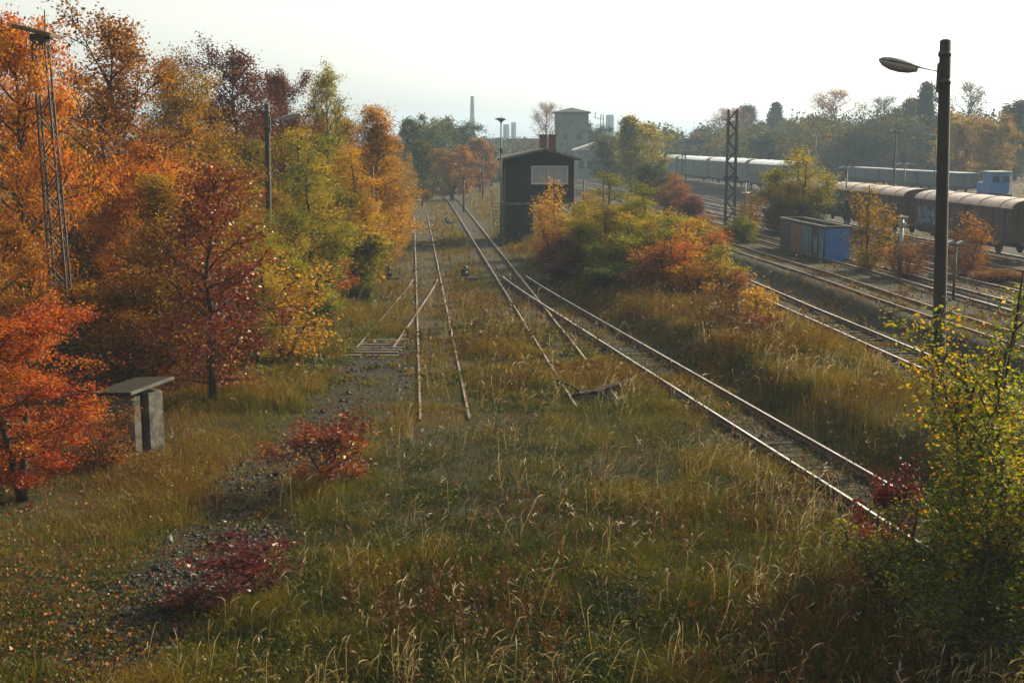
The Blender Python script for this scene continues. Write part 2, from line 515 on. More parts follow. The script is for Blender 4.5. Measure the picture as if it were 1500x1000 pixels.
def track(xpf, y0, y1, label, top='railtop', zoff=.07, sl=None, step=2.0, sink=0.0, slw=2.5, wood='sleeper'):
    ym = (y0 + y1) / 2
    org = Vector((XY(float(xpf(y0)), y0), y0, 0)); org.z = tz(org.x, org.y)
    t = empty('railway_track', org, 0, label, 'railway track', 'railway tracks of the yard')
    ys = np.arange(y0, y1 + .01, step)
    for s in (-1, 1):
        sweep_rail(xpf, ys, s * .755, zoff, 'rail', [M['rust'], M[top]], t, org)
    if sl:
        rnd = random.Random(int(y0 * 10) + len(label))
        k = 0
        y = sl[0]
        while y < sl[1]:
            x = XY(float(xpf(y)), y)
            ang = math.atan(SL) + (math.atan((float(xpf(y - .5)) - float(xpf(y + .5)))) if True else 0)
            if sink > 0 and rnd.random() < .17: y += .66; continue
            mb = MB().box((0, 0, 0), (slw * rnd.uniform(.9, 1), .25, .15), ang + rnd.uniform(-.03, .03), bev=.015)
            o = mb.build('sleeper', M[wood], t)
            o.location = Vector((x + rnd.uniform(-.05, .05), y, tz(x, y) + zoff - .078 + rnd.uniform(-.03, .012) - sink)) - org
            k += 1
            y += .66 + rnd.uniform(-.04, .04)
    return t


track(main_xp, 12, 77, 'brightest rails curving from the lower right corner up to the signal house', 'railtop', .06, (13, 62), 1.5, .03)
track(straight_xp, 38.5, 300, 'half buried straight track with a fallen log across its near end', 'railtop_dull', -.02, None, 3)
track(lambda y: np.full(np.shape(y), .9), 37, 146, 'two thin rusty rails running straight through the middle grass', 'railtop_dull', -.085, None, 3)
track(stub_xp, 50, 76, 'short stub track ending in bare sleepers beside the cinder patch', 'railtop_dull', -.04, (48.4, 52.6), 1.5, -.11, 2.4, 'oldwood')
track(lambda y: np.full(np.shape(y), 19.7), 22, 250, 'shiny track passing behind the tall lamp post', 'railtop', .07, (24, 60), 4)
track(lambda y: np.full(np.shape(y), 23.9), 42, 160, 'dull overgrown track between the shiny track and the blue graffiti container', 'railtop_dull', -.03, None, 4)
for xp_, lab in ((28.4, 'first yard track to the right of the blue graffiti container'), (32.4, 'second yard track, between the blue container and the brown wagons'),
                 (36.2, 'third yard track, alongside the brown wagons'), (40.6, 'yard track that the brown covered wagons stand on')):
    track(lambda y, q=xp_: np.full(np.shape(y), q), 40, 300, lab, 'railtop', .07, None, 5)
track(lambda y: np.full(np.shape(y), 52.0), 80, 330, 'far track that the pale roofed wagons stand on', 'railtop', .07, None, 5)

# ------------------------------------------------------------------ leaf and tree builders
def unit(v): return v / np.maximum(np.linalg.norm(v, axis=1, keepdims=True), 1e-9)


def leaves(name, Cn, size, rng, rnd, mats, asp=.62, droop=.25):
    n_ = len(Cn)
    t = unit(rng.normal(size=(n_, 3)) + np.array([0, 0, -droop]))
    nn = unit(rng.normal(size=(n_, 3)) + np.array([0, 0, .5]))
    bb = unit(np.cross(t, nn)); nn = np.cross(bb, t)
    s = (size * rng.uniform(.45, 1.45, n_))[:, None]
    V = np.empty((n_, 4, 3))
    V[:, 0] = Cn - t * s * .5
    V[:, 1] = Cn + bb * s * asp * .5 + nn * s * .12 + t * s * .05
    V[:, 2] = Cn + t * s * .5 - nn * s * .1
    V[:, 3] = Cn - bb * s * asp * .5 + nn * s * .12 + t * s * .05
    return np_mesh(name, V.reshape(-1, 3), 4, np.arange(n_ * 4), mats, {'rnd': np.repeat(rnd, 4)})


SPEC = {}


def species(key, seed, H=10.0, W=6.0, clear=.18, shape='oval', limbs=26, sub=5, per=46, leaf=.11, sig=.26, tr=.14, up=.55, bark='bark', sparse_top=0.0, forks=1, asp=.62, leader=.95, ragged=False):
    """tapered trunk with limbs and twigs (one mesh) and leaf clusters along the twigs (one mesh)"""
    rng = np.random.default_rng(seed)
    mb = MB(); anchors = []
    trunks = []
    for f_ in range(forks):
        a0 = rng.uniform(0, 2 * PI); lean = (0.03 if forks == 1 else .16) * W
        pts = []
        if ragged:
            hf = 1 if f_ == 0 else rng.uniform(.5, .95); a0 = f_ * 2.4 + rng.uniform(-.4, .4)
            lean = W * (.04 if f_ == 0 else rng.uniform(.14, .40))
        for i in range(8):
            q = i / 7
            if ragged:
                pts.append(Vector((math.cos(a0) * lean * q ** .7 + rng.normal() * .012 * H * q, math.sin(a0) * lean * q ** .7 + rng.normal() * .012 * H * q, H * leader * hf * q)))
                continue
            pts.append(Vector((math.cos(a0) * lean * q + rng.normal() * .012 * H * q, math.sin(a0) * lean * q + rng.normal() * .012 * H * q, H * leader * q * (1 - .1 * f_))))
        trunks.append(pts)
        mb.tube(pts, [tr * (1.25 if i == 0 else 1) * (1 - i / 7) ** .8 * (1 if forks == 1 else .75) + .012 for i in range(8)], 7)

    def shp(q):                                 # crown half width at relative height q
        if shape == 'oval': return max(.12, math.sin(PI * (.12 + .82 * q)) ** .75)
        if shape == 'cone': return max(.07, (1 - q) ** .75 * min(1, .35 + q * 4))
        if shape == 'round': return max(.15, math.sqrt(max(0, 1 - (1.85 * q - .92) ** 2)))
        if shape == 'column': return .5 + .5 * math.sin(PI * q) ** .6 if q < .75 else max(.12, 2.9 * (1 - q) + .2)
        if shape == 'bush': return .75 + .25 * math.cos(q * PI * .9) if q < .6 else max(.2, 1.8 * (1 - q))
        return 1
    for li in range(limbs):
        q = (li + rng.uniform(0, 1)) / limbs
        tp = trunks[li % forks]
        h = clear + (1 - clear) * q * .93
        ft = min(h / leader, .999) * 7; k = int(ft); st = tp[k].lerp(tp[min(k + 1, 7)], ft - k)
        az = li * 2.399 + rng.uniform(-.5, .5)
        ln = W / 2 * shp(q) * rng.uniform(.6, 1.2) * (.46 if ragged else 1)
        el = up * (.35 + .9 * q) + rng.uniform(-.12, .12)
        pts = [st]; d = Vector((math.cos(az) * math.cos(el), math.sin(az) * math.cos(el), math.sin(el)))
        nseg = 5
        for s_ in range(nseg):
            d = (d + Vector(rng.normal(size=3)) * .13 + Vector((0, 0, .05))).normalized()
            pts.append(pts[-1] + d * ln / nseg)
        r0 = tr * .42 * (1 - .7 * q) + .012
        mb.tube(pts, [r0 * (1 - i / nseg * .85) for i in range(nseg + 1)], 5, cap=False)
        anchors.append((pts[-1], q)); anchors.append((pts[-2], q))
        for s_ in range(sub):
            u = rng.uniform(.25, 1); fi = u * nseg; k = min(int(fi), nseg - 1); b0 = pts[k].lerp(pts[k + 1], fi - k)
            d2 = (d * .6 + Vector(rng.normal(size=3)) * .75 + Vector((0, 0, .12))).normalized()
            l2 = ln * rng.uniform(.22, .5) + .12
            b1 = b0 + d2 * l2 * .5; b2 = b1 + (d2 + Vector(rng.normal(size=3)) * .3).normalized() * l2 * .5
            mb.tube([b0, b1, b2], [r0 * .32 + .004, r0 * .2 + .004, .004], 4, cap=False)
            for a_ in (b0.lerp(b1, .6), b1, b1.lerp(b2, .5), b2): anchors.append((a_, q))
    P_ = np.array([tuple(a) for a, _ in anchors]); Q_ = np.array([q for _, q in anchors])
    cnt = rng.poisson(per * .95 * rng.uniform(0, 1, len(P_)) ** 1.4 * 2.2 * (1 - sparse_top * sstep(.55, 1, Q_)))
    rep = np.repeat(np.arange(len(P_)), cnt)
    cen = P_[rep] + rng.normal(size=(len(rep), 3)) * sig * np.array([1, 1, .8])
    cen[:, 2] = np.maximum(cen[:, 2], .06)
    cl = rng.normal(size=len(P_)) * .16
    # neighbouring clusters lean to the same tint
    fld = fnoise(P_[:, 0] * .6 + P_[:, 2] * .37 + seed, P_[:, 1] * .6 + P_[:, 2] * .45 + 5) - .5
    rnd = np.clip(.5 + cl[rep] + .9 * fld[rep] + rng.normal(size=len(rep)) * .17, 0, 1)
    cr = leaves('crown', cen, leaf, rng, rnd, [L['orange']], asp)
    to = mb.build('trunk', M[bark], fix=False); tm = to.data; bpy.data.objects.remove(to)
    # real extents for scaling
    lo_, hi_ = np.percentile(cen[:, 0], [2, 98]); zt = np.percentile(cen[:, 2], 99.5)
    SPEC[key] = dict(trunk=tm, crown=cr, W=hi_ - lo_, H=zt)


species('broad', 11, 12, 7.5, .14, 'oval', 44, 6, 36, .118, .23, .19)
species('broad2', 12, 12, 7.0, .10, 'round', 44, 6, 36, .118, .23, .18, forks=2)
species('airy', 13, 13, 6.5, .22, 'oval', 36, 6, 30, .115, .22, .17, up=.8, sparse_top=.55)
species('airy2', 19, 13, 7.0, .22, 'round', 36, 6, 30, .115, .24, .17, up=.8, sparse_top=.4, forks=2)
species('cone', 14, 8, 4.6, .05, 'oval', 40, 6, 18, .10, .2, .1, up=.9, sparse_top=.45)
species('slim', 15, 11, 4.6, .08, 'column', 56, 5, 36, .085, .25, .12, up=.85, sparse_top=.45, forks=3, ragged=True)
species('slim2', 16, 11, 5.0, .06, 'oval', 56, 5, 38, .085, .25, .12, up=.75, sparse_top=.35, forks=4, ragged=True)
species('spire', 33, 11, 3.6, .10, 'cone', 50, 5, 34, .085, .22, .11, up=1.0, sparse_top=.5)
species('bush', 17, 3.4, 3.0, .03, 'oval', 44, 6, 18, .085, .17, .05, up=1.0, forks=5, sparse_top=.3, ragged=True)
species('thicket', 30, 6.5, 4.6, .03, 'oval', 60, 6, 20, .085, .22, .07, up=1.0, forks=6, sparse_top=.35, ragged=True)
species('thicket2', 31, 6.5, 4.6, .03, 'column', 60, 6, 20, .085, .22, .07, up=.9, forks=5, sparse_top=.45, ragged=True)
species('wispy', 32, 4.5, 2.6, .02, 'column', 34, 5, 9, .085, .17, .03, up=1.05, forks=5, sparse_top=.55, ragged=True)
species('bush2', 18, 3.2, 3.0, .03, 'column', 44, 6, 18, .085, .17, .05, up=.85, forks=4, sparse_top=.3, ragged=True)
species('sapling', 20, 2.2, 1.6, .12, 'oval', 22, 4, 7, .08, .09, .022, up=.5)
species('redbush', 21, 1.5, 2.0, .12, 'oval', 16, 4, 8, .085, .085, .02, up=.8, forks=3)
species('birch', 22, 6.0, 4.0, .02, 'oval', 70, 6, 12, .060, .15, .045, up=1.0, sparse_top=.65, leader=.99, forks=5, ragged=True)
species('birch2', 23, 4.0, 3.4, .02, 'column', 60, 6, 9, .062, .16, .04, up=.85, forks=5, sparse_top=.3, ragged=True)
species('barest', 24, 12, 8, .22, 'round', 40, 8, 7, .13, .3, .2, up=.7)
species('fara', 25, 14, 9, .10, 'oval', 34, 5, 20, .34, .45, .25)
species('farb', 26, 14, 9, .12, 'round', 34, 5, 20, .34, .45, .25, forks=2)
species('farc', 27, 14, 6, .06, 'column', 34, 5, 20, .32, .42, .2, up=.8)
species('spruce', 28, 14, 5.5, .04, 'cone', 60, 6, 20, .26, .22, .18, up=.05)
KIND = dict(broad='broadleaf_tree', broad2='broadleaf_tree', airy='broadleaf_tree', airy2='broadleaf_tree', cone='young_oak_tree', slim='birch_tree', slim2='birch_tree',
            bush='shrub', thicket='shrub', thicket2='shrub', wispy='shrub', bush2='shrub', sapling='sapling', redbush='red_shrub', birch='birch_tree', birch2='birch_shrub', spire='birch_tree', barest='bare_tree', fara='broadleaf_tree',
            farb='broadleaf_tree', farc='poplar_tree', spruce='spruce_tree')
trng = random.Random(77)


def tree(sp_, px, D, ytop, wpx, mat, label, group=None, rz=None, ymid=None, name=None, sink=0.0):
    top = P(px, ytop, D)
    mid = P(px, ymid if ymid else (ytop + min(1000, HOR + CAMH * F / D)) / 2, D)
    z = tz(mid.x, D) - sink
    S = SPEC[sp_]
    name = name or KIND[sp_]
    cat = 'shrub' if 'shrub' in name else ('sapling' if name == 'sapling' else 'tree')
    t = empty(name, (mid.x, D, z), trng.uniform(0, 2 * PI) if rz is None else rz, label, cat, group)
    h = top.z - z
    wd = wpx * D / F
    t.scale = (wd / S['W'], wd / S['W'], h / S['H'])
    mobj('trunk', S['trunk'], t)
    c = mobj('crown', S['crown'], t)
    c.material_slots[0].link = 'OBJECT'
    c.material_slots[0].material = L[mat]
    return t


WOOD = 'trees of the autumn wood on the left'
# left wood, front row
tree('broad', 35, 41, 28, 210, 'orange', 'blazing orange broadleaf tree at the left frame edge behind the lattice mast', WOOD, 1.0)
tree('broad2', 24, 28.5, 440, 250, 'orange_red', 'low orange red bushy tree left of the concrete shelter', WOOD, 2.0)
tree('broad2', -25, 34, 330, 190, 'rust', 'rust brown tree half cut off by the frame below the blazing orange one', WOOD)
tree('airy', 178, 49, 14, 195, 'rust', 'tall brown and orange tree with a thin open top beside the lattice mast', WOOD, 3.2)
tree('broad2', 195, 47, 215, 150, 'orange', 'orange tree filling in under the tall open topped tree', WOOD, .4)
tree('airy2', 282, 54, 92, 130, 'tan', 'tan and gold tree between the tall open topped tree and the purple ones', WOOD)
tree('cone', 306, 39.5, 246, 178, 'red', 'dark red pointed young oak right of the concrete shelter', WOOD, 1.3)
tree('thicket', 195, 41, 400, 170, 'rust', 'rusty undergrowth bush rising behind the concrete shelter', WOOD)
tree('thicket', 245, 43, 330, 130, 'tan', 'dull gold undergrowth bush behind the red young oak', WOOD)
tree('thicket2', 100, 45, 350, 150, 'dark', 'olive bush coloured dark for shade at the foot of the lattice mast', WOOD)  # dark leaf colour paints in the shadowed gap under the trees
tree('broad', 60, 52, 160, 180, 'tan', 'golden brown tree seen between the orange tree and the mast', WOOD)
# left wood, second row
tree('airy', 345, 72, 66, 150, 'purple', 'tallest purple brown tree against the sky above the left lamp post', WOOD, 2.2)
tree('airy2', 285, 70, 78, 110, 'purple', 'purple brown tree topping the gold one', WOOD, .7)
tree('broad', 415, 78, 108, 110, 'purple', 'smaller purple tree with red edges just right of the left lamp post', WOOD)
tree('slim2', 345, 60, 190, 110, 'tan', 'bronze green tree behind the red young oak', WOOD)
tree('slim', 430, 68, 195, 120, 'yelgreen', 'yellow green birch standing behind the left lamp post', WOOD, .3)
tree('airy', 478, 80, 98, 84, 'yelgreen', 'thin topped birch poking above the yellow green ones', WOOD, 1.1)
tree('slim2', 492, 72, 205, 115, 'yelgreen', 'broad yellow green birch around the speaker posts', WOOD, 2.5)
tree('spire', 548, 79, 158, 86, 'yellow', 'golden yellow birch at the right end of the left wood', WOOD, 4.0)
tree('slim2', 568, 88, 235, 50, 'yellow', 'short yellow birch peeping out behind the golden one', WOOD)
tree('slim2', 376, 52, 300, 95, 'yelgreen', 'olive birch directly right of the red young oak', WOOD)
tree('wispy', 412, 47.5, 375, 110, 'yellow', 'yellow leafy bush at the wood edge right of the red oak', WOOD, 1.4)
tree('slim2', 405, 51, 318, 85, 'yelgreen', 'slender yellow green young birch at the wood edge', WOOD)
tree('wispy', 470, 66, 355, 90, 'orange_red', 'dull red shrub below the yellow green birches', WOOD)
tree('bush', 450, 58, 400, 80, 'birch', 'green and yellow shrub in front of the dull red one', WOOD)
tree('bush2', 530, 76, 345, 80, 'tan', 'tan shrub under the golden yellow birch', WOOD)
tree('bush', 528, 66, 415, 40, 'green', 'small dark green shrub left of the stub track', WOOD)
tree('bush2', 500, 70, 330, 90, 'yelgreen', 'olive shrub between the speaker posts', WOOD)
tree('slim2', 455, 62, 232, 96, 'yelgreen', 'leafy green gold birch in front of the others, right of the left lamp post', WOOD, 1.9)
tree('slim', 515, 71, 222, 84, 'yellow', 'yellow birch between the two speaker posts', WOOD, .9)
tree('slim', 372, 46, 318, 80, 'yelgreen', 'olive gold birch half hidden by the red young oak', WOOD, 2.9)
tree('spire', 240, 44, 260, 110, 'tan', 'slender golden tree left of the red young oak', WOOD, 5.0)
tree('wispy', 152, 31.5, 585, 80, 'rust', 'brown sprays growing against the dark wall of the concrete shelter', WOOD, 1.0)
# deep wood behind
for k, (px, D, yt, wp, mt, lb) in enumerate((
        (-30, 60, 90, 200, 'rust', 'dim brown tree behind the blazing orange one'),
        (110, 66, 130, 170, 'rust', 'dim rusty tree deep in the wood behind the lattice mast'),
        (235, 68, 175, 150, 'orange', 'dim orange tree deep in the wood behind the tan one'),
        (330, 84, 150, 150, 'rust', 'brown tree under the tallest purple crown'),
        (395, 92, 165, 120, 'yelgreen', 'olive tree deep behind the left lamp post'),
        (450, 96, 165, 110, 'tan', 'tan tree deep behind the birches'),
        (510, 100, 175, 90, 'rust', 'reddish tree with bare twigs above the birches'))):
    tree(('broad', 'broad2', 'airy2')[k % 3], px, D, yt, wp, mt, lb, 'trees deep in the left wood')

# trees beyond the tracks, left of the signal house
FARG = 'trees beyond the tracks'
for sp_, px, D, yt, wp, mt, lb in (
        ('fara', 603, 190, 176, 56, 'green', 'dark green round tree right of the golden birch'),
        ('farb', 634, 230, 171, 50, 'green', 'green tree second from the golden birch, hazy'),
        ('farb', 672, 240, 174, 56, 'far', 'brown hazy tree in front of the thin chimney'),
        ('fara', 618, 165, 208, 46, 'far', 'reddish tree below the dark green one at the track bend'),
        ('farb', 662, 180, 216, 62, 'rust', 'rusty brown tree beside the far bend of the track'),
        ('fara', 703, 210, 205, 46, 'rust', 'small rusty tree left of the signal house pole'),
        ('farb', 588, 150, 230, 40, 'tan', 'tan bushy tree behind the end of the left wood'),
        ('fara', 720, 240, 222, 40, 'dark', 'low dark tree just left of the signal house'),
        ('farc', 925, 190, 172, 40, 'yelgreen', 'olive poplar right of the thin lattice mast'),
        ('fara', 945, 200, 182, 56, 'yelgreen', 'yellow olive tree behind the centre shrubs'),
        ('farb', 895, 205, 195, 50, 'green', 'green tree between tower and olive poplar'),
        ('farb', 958, 150, 236, 56, 'far', 'olive brown tree in front of the pale roofed wagons'),
        ('thicket', 985, 130, 256, 50, 'rust', 'reddish shrub before the leftmost pale wagon'),
        ('bush2', 1012, 118, 288, 36, 'red', 'small red shrub by the dark lattice mast'),
        ('barest', 800, 310, 150, 46, 'rust', 'leafless tree standing left of the concrete tower'),
        ('farb', 872, 300, 180, 40, 'dark', 'dark tree right of the concrete tower')):
    tree(sp_, px, D, yt, wp, mt, lb, FARG)

# centre shrubs right of the main track
CG = 'shrubs between the tracks'
for sp_, px, D, yt, wp, mt, lb in (
        ('slim2', 888, 78, 258, 84, 'yelgreen', 'yellow green bushy birch in the centre thicket, tallest of it'),
        ('slim2', 948, 75, 272, 92, 'yelgreen', 'olive and gold bushy birch right of the tallest one in the thicket'),
        ('thicket', 925, 77, 296, 90, 'yelgreen', 'gold green bush between the two tallest in the thicket'),
        ('thicket2', 860, 82, 300, 80, 'yelgreen', 'olive bush left of the tallest one in the thicket'),
        ('thicket', 918, 70, 318, 96, 'birch', 'mid green bush in the middle front of the thicket'),
        ('thicket', 985, 71, 312, 96, 'birch', 'green and yellow shrub right of the middle of the thicket'),
        ('wispy', 1002, 65, 330, 84, 'orange', 'orange shrub on the right side of the thicket'),
        ('wispy', 968, 65, 352, 80, 'rust', 'rusty orange shrub in front of the green and yellow one'),
        ('wispy', 1022, 61.5, 372, 60, 'yellow', 'golden shrub at the front right of the thicket'),
        ('bush', 1052, 63, 362, 66, 'birch', 'green shrub with red tips at the right end of the thicket'),
        ('wispy', 808, 90, 266, 48, 'yellow', 'young yellow tree in front of the signal house window'),
        ('wispy', 822, 84, 318, 56, 'rust', 'sparse rusty shrub right of the young yellow tree'),
        ('bush', 812, 86, 352, 50, 'red', 'red shrub at the foot of the signal house'),
        ('bush2', 845, 84, 335, 60, 'rust', 'rusty shrub right of the signal house foot'),
        ('bush', 850, 75, 372, 80, 'darkred', 'dark red low shrub at the left end of the thicket'),
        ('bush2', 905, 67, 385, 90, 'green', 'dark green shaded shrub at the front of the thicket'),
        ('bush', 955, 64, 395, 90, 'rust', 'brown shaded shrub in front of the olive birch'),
        ('bush', 862, 92, 288, 50, 'tan', 'tan shrub by the relay box'),
        ('thicket', 1174, 110, 222, 104, 'yelgreen', 'yellow olive bushy tree behind the blue graffiti container'),
        ('thicket2', 1150, 108, 268, 60, 'tan', 'tan bush at the left foot of the yellow olive tree'),
        ('wispy', 1098, 104, 285, 34, 'yellow', 'small golden tree right of the dark lattice mast'),
        ('wispy', 1274, 76, 276, 60, 'tan', 'sparse golden orange shrub right of the blue graffiti container'),
        ('wispy', 1330, 72, 345, 60, 'rust', 'rusty low shrub left of the tall lamp post'),
        ('wispy', 1418, 74, 312, 62, 'rust', 'brown shrub in front of the nearer brown wagon'),
        ('bush', 1470, 70, 395, 70, 'rust', 'low brown shrub by the right frame edge among the rails'),
        ('bush', 1085, 98, 318, 46, 'yelgreen', 'olive scrub right of the foot of the dark lattice mast'),
        ('bush', 1030, 92, 318, 60, 'rust', 'rusty scrub left of the foot of the dark lattice mast')):
    tree(sp_, px, D, yt, wp, mt, lb, CG)
tree('sapling', 1108, 52, 420, 48, 'yellow', 'small sapling with golden leaves on the bank', None)
tree('sapling', 1116, 49, 462, 66, 'red', 'small sapling with red leaves below the golden one on the bank', None)
tree('sapling', 1078, 57, 395, 50, 'red', 'red tipped sapling at the edge of the thicket', None)
tree('redbush', 478, 29.5, 612, 150, 'red', 'bright red shrub standing in the grass beside the cinder path', None, 0.5)
tree('redbush', 355, 22.0, 790, 160, 'darkred', 'dark wine red shrub in the lower left foreground', None, 1.9)
tree('redbush', 275, 21.6, 862, 80, 'darkred', 'low wine red shrub left of the larger dark one', None, 2.9)
tree('birch', 1456, 21.5, 442, 205, 'birch', 'tall green and yellow birch rising in the right foreground beside the lamp post', None, .8)
tree('birch', 1478, 19.2, 560, 190, 'birch', 'yellow leaved birch stems at the right frame edge', None, 3.3)
tree('birch2', 1345, 21.0, 745, 190, 'birch', 'green and gold leafy birch scrub at the foot of the tallest foreground birch', None, 2.0)
tree('birch2', 1440, 18.6, 740, 230, 'birch', 'dense green birch scrub in the lower right corner', None, 4.2)
tree('redbush', 1310, 23.5, 682, 90, 'darkred', 'wine red twigs sprouting left of the foreground birch', None, .3)
tree('redbush', 1265, 22.0, 760, 80, 'red', 'red sprig at the end of the visible bright rails', None, 1.3)

# ------------------------------------------------------------------ right horizon trees
for sp_, px, D, yt, wp, mt, lb in (
        ('barest', 1065, 330, 158, 60, 'rust', 'thinning tree behind the dark lattice mast top'),
        ('fara', 1090, 340, 156, 52, 'dark', 'dark round tree right of the lattice mast top'),
        ('spruce', 1136, 345, 152, 34, 'needle', 'pointed spruce between the round trees on the skyline'),
        ('farb', 1160, 330, 178, 60, 'far', 'low round tree right of the pointed spruce'),
        ('barest', 1225, 300, 130, 84, 'rust', 'big half bare tree on the skyline above the yellow bushy tree'),
        ('fara', 1190, 290, 172, 60, 'far', 'hazy tree left of the big half bare one'),
        ('barest', 1295, 290, 140, 64, 'dark', 'bare topped tree left of the lamp head arm'),
        ('fara', 1335, 270, 145, 60, 'far', 'hazy bronze tree just left of the tall lamp post'),
        ('farc', 1357, 260, 122, 34, 'dark', 'slim dark poplar touching the tall lamp post'),
        ('barest', 1415, 255, 118, 56, 'dark', 'bare crowned tree right of the tall lamp post'),
        ('farb', 1408, 215, 165, 60, 'tan', 'bronze tree right of the tall lamp post, in front of the bare one'),
        ('farb', 1455, 205, 172, 56, 'tan', 'orange tinted hazy tree above the blue locomotive'),
        ('fara', 1490, 240, 148, 64, 'far', 'hazy tree at the right frame edge'),
        ('farb', 1270, 240, 182, 70, 'far', 'hazy olive tree behind the dark flat train'),
        ('fara', 1130, 260, 196, 80, 'dark', 'blue green hazy tree behind the pale roofed wagons'),
        ('farb', 1040, 300, 190, 60, 'dark', 'low hazy tree above the leftmost pale wagon')):
    tree(sp_, px, D, yt, wp, mt, lb, 'skyline trees beyond the yard')


def far_wood(name, spots, seed, label):
    """a wood far off that reads as one mass: crowns and trunks in one object"""
    rng = np.random.default_rng(seed)
    Vs, Rn = [], []
    for (x, y, h, wd, tone) in spots:
        na = 26
        a = rng.uniform(0, 2 * PI, na); q = rng.uniform(.12, 1, na)
        rr = wd / 2 * np.sqrt(np.clip(1 - (1.7 * q - .8) ** 2, .05, 1)) * rng.uniform(.4, 1, na)
        cc = np.stack([np.cos(a) * rr, np.sin(a) * rr, h * q], 1)
        rep = np.repeat(np.arange(na), 24)
        c = cc[rep] + rng.normal(size=(len(rep), 3)) * np.array([.9, .9, .7]) + np.array([x, y, 0])
        c[:, 2] = np.clip(c[:, 2], .3, None)
        Vs.append(c); Rn.append(np.clip(tone + (rng.normal(size=na) * .12)[rep] + rng.normal(size=len(rep)) * .12, 0, 1))
    Cn = np.concatenate(Vs); rn = np.concatenate(Rn)
    me = leaves(name, Cn, .62, rng, rn, [L['far']], .7)
    return tag(mobj(name, me), label, 'wood', None, 'stuff')


wr = np.random.default_rng(91)
spots = []
for k in range(190):
    px = wr.uniform(960, 1640); D = wr.uniform(240, 420)
    spots.append(((px - 750) / F * D, D, wr.uniform(8.5, 12.5) + max(0, (px - 1000) / 500) * 4.0, wr.uniform(6, 10), wr.uniform(.1, .75)))
far_wood('woodland', spots, 4, 'hazy blue green wood along the skyline behind the yard')
spots = []
for k in range(120):
    px = wr.uniform(380, 960); D = wr.uniform(300, 520)
    spots.append(((px - 750) / F * D, D, wr.uniform(6.5, 9.5), wr.uniform(6, 10), wr.uniform(.1, .8)))
far_wood('woodland', spots, 5, 'hazy wood behind the signal house and the track bend')

# ------------------------------------------------------------------ ground cover (nobody could count it)
def scatter(rng, n_, d0, d1, margin=6):
    """random spots in a wedge in front of the bridge, thinning out with distance"""
    y = 1 / rng.uniform(1 / d1, 1 / d0, n_) if True else None
    hw = .47 * y + margin
    x = rng.uniform(-1, 1, n_) * hw
    return x, y


def zones(x, y):
    """grass height (m), keep probability, tint 0..1"""
    xp = x + SL * y
    n1 = fnoise(x * .35 + 2, y * .35 + 3); n2 = fnoise(x * .09 + 31, y * .09 + 7, 2); n3 = fnoise(x * 1.3, y * 1.3)
    h = .17 + .42 * sstep(.35, .75, n1)
    keep = .55 + .45 * sstep(.3, .6, n3)
    tint = .34 + .6 * (n2 - .5) + .7 * (n1 - .5) + .5 * (n3 - .5)
    tint = tint - .015 * (1 - sstep(26, 38, y))
    h = h * (.85 + .15 * sstep(24, 38, y))
    cin = cinder(x, y)
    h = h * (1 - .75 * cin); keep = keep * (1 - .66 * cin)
    # under the wood on the left: leaf mould, short and tawny
    lw = 1 - sstep(-9, -4.5, xp + 1.4 * (n1 - .5))
    h = h * (1 - .45 * lw); keep = keep * (1 - .45 * lw); tint = tint + .16 * lw * sstep(24, 32, y)
    # between the tracks on the right: red brown weeds
    rb = sstep(1.4, 3.5, xp - main_xp(y)) * (1 - sstep(17, 18.5, xp))
    tint = tint + .10 * rb * sstep(26, 36, y); h = h * (1 + .35 * rb)
    # middle distance grows straw coloured
    tint = tint + .16 * sstep(38, 60, y) * (1 - rb)
    # short green turf round the thin rails
    tr_ = (1 - sstep(.9, 1.7, np.abs(xp - .9))) * sstep(34, 38, y)
    h = h * (1 - .55 * tr_)
    tr2 = (1 - sstep(.9, 1.5, np.abs(xp - 5.9))) * sstep(40, 44, y)
    h = h * (1 - .4 * tr2)
    # yard: sparse
    yd = sstep(22, 25, xp); h = h * (1 - .5 * yd); tint = tint + .15 * yd
    return h, keep, tint


def blades(rng, n_, d0, d1, wid, hs=1.0):
    x, y = scatter(rng, n_, d0, d1)
    h, k, tint = zones(x, y)
    ok = rng.random(n_) < k
    x, y, h, tint = x[ok], y[ok], h[ok], tint[ok]
    n_ = len(x)
    z = terrain(x, y)
    h = h * hs * rng.uniform(.5, 1.35, n_)
    az = rng.uniform(0, 2 * PI, n_); bend = rng.uniform(.1, .75, n_) * (1 + 1.6 * sstep(.55, .7, fnoise(x * .6 + 71, y * .6 + 13)))
    wd = wid * rng.uniform(.6, 1.4, n_)
    face = rng.uniform(0, PI, n_)
    t = np.stack([np.cos(face), np.sin(face), np.zeros(n_)], 1) * wd[:, None] / 2
    d = np.stack([np.cos(az) * bend + .12, np.sin(az) * bend, np.ones(n_)], 1)
    b = np.stack([x, y, z - .02], 1)
    mid = b + d * np.array([.45, .45, 1]) * (h * .55)[:, None]
    tip = b + d * np.array([1.1, 1.1, 1]) * (h * rng.uniform(.8, 1, n_))[:, None]
    V = np.stack([b - t, b + t, mid + t * .8, mid - t * .8, tip], 1).reshape(-1, 3)
    base = np.arange(n_)[:, None] * 5
    tri = np.concatenate([base + [0, 1, 2], base + [0, 2, 3], base + [3, 2, 4]], 1).ravel()
    rnd = np.clip(tint + rng.normal(size=n_) * .11, 0, 1)
    return V, tri, np.repeat(rnd, 5)


def merge(parts):
    V, I, A, o = [], [], [], 0
    for v, i, a in parts:
        V.append(v); I.append(i + o); A.append(a); o += len(v)
    return np.concatenate(V), np.concatenate(I), np.concatenate(A)


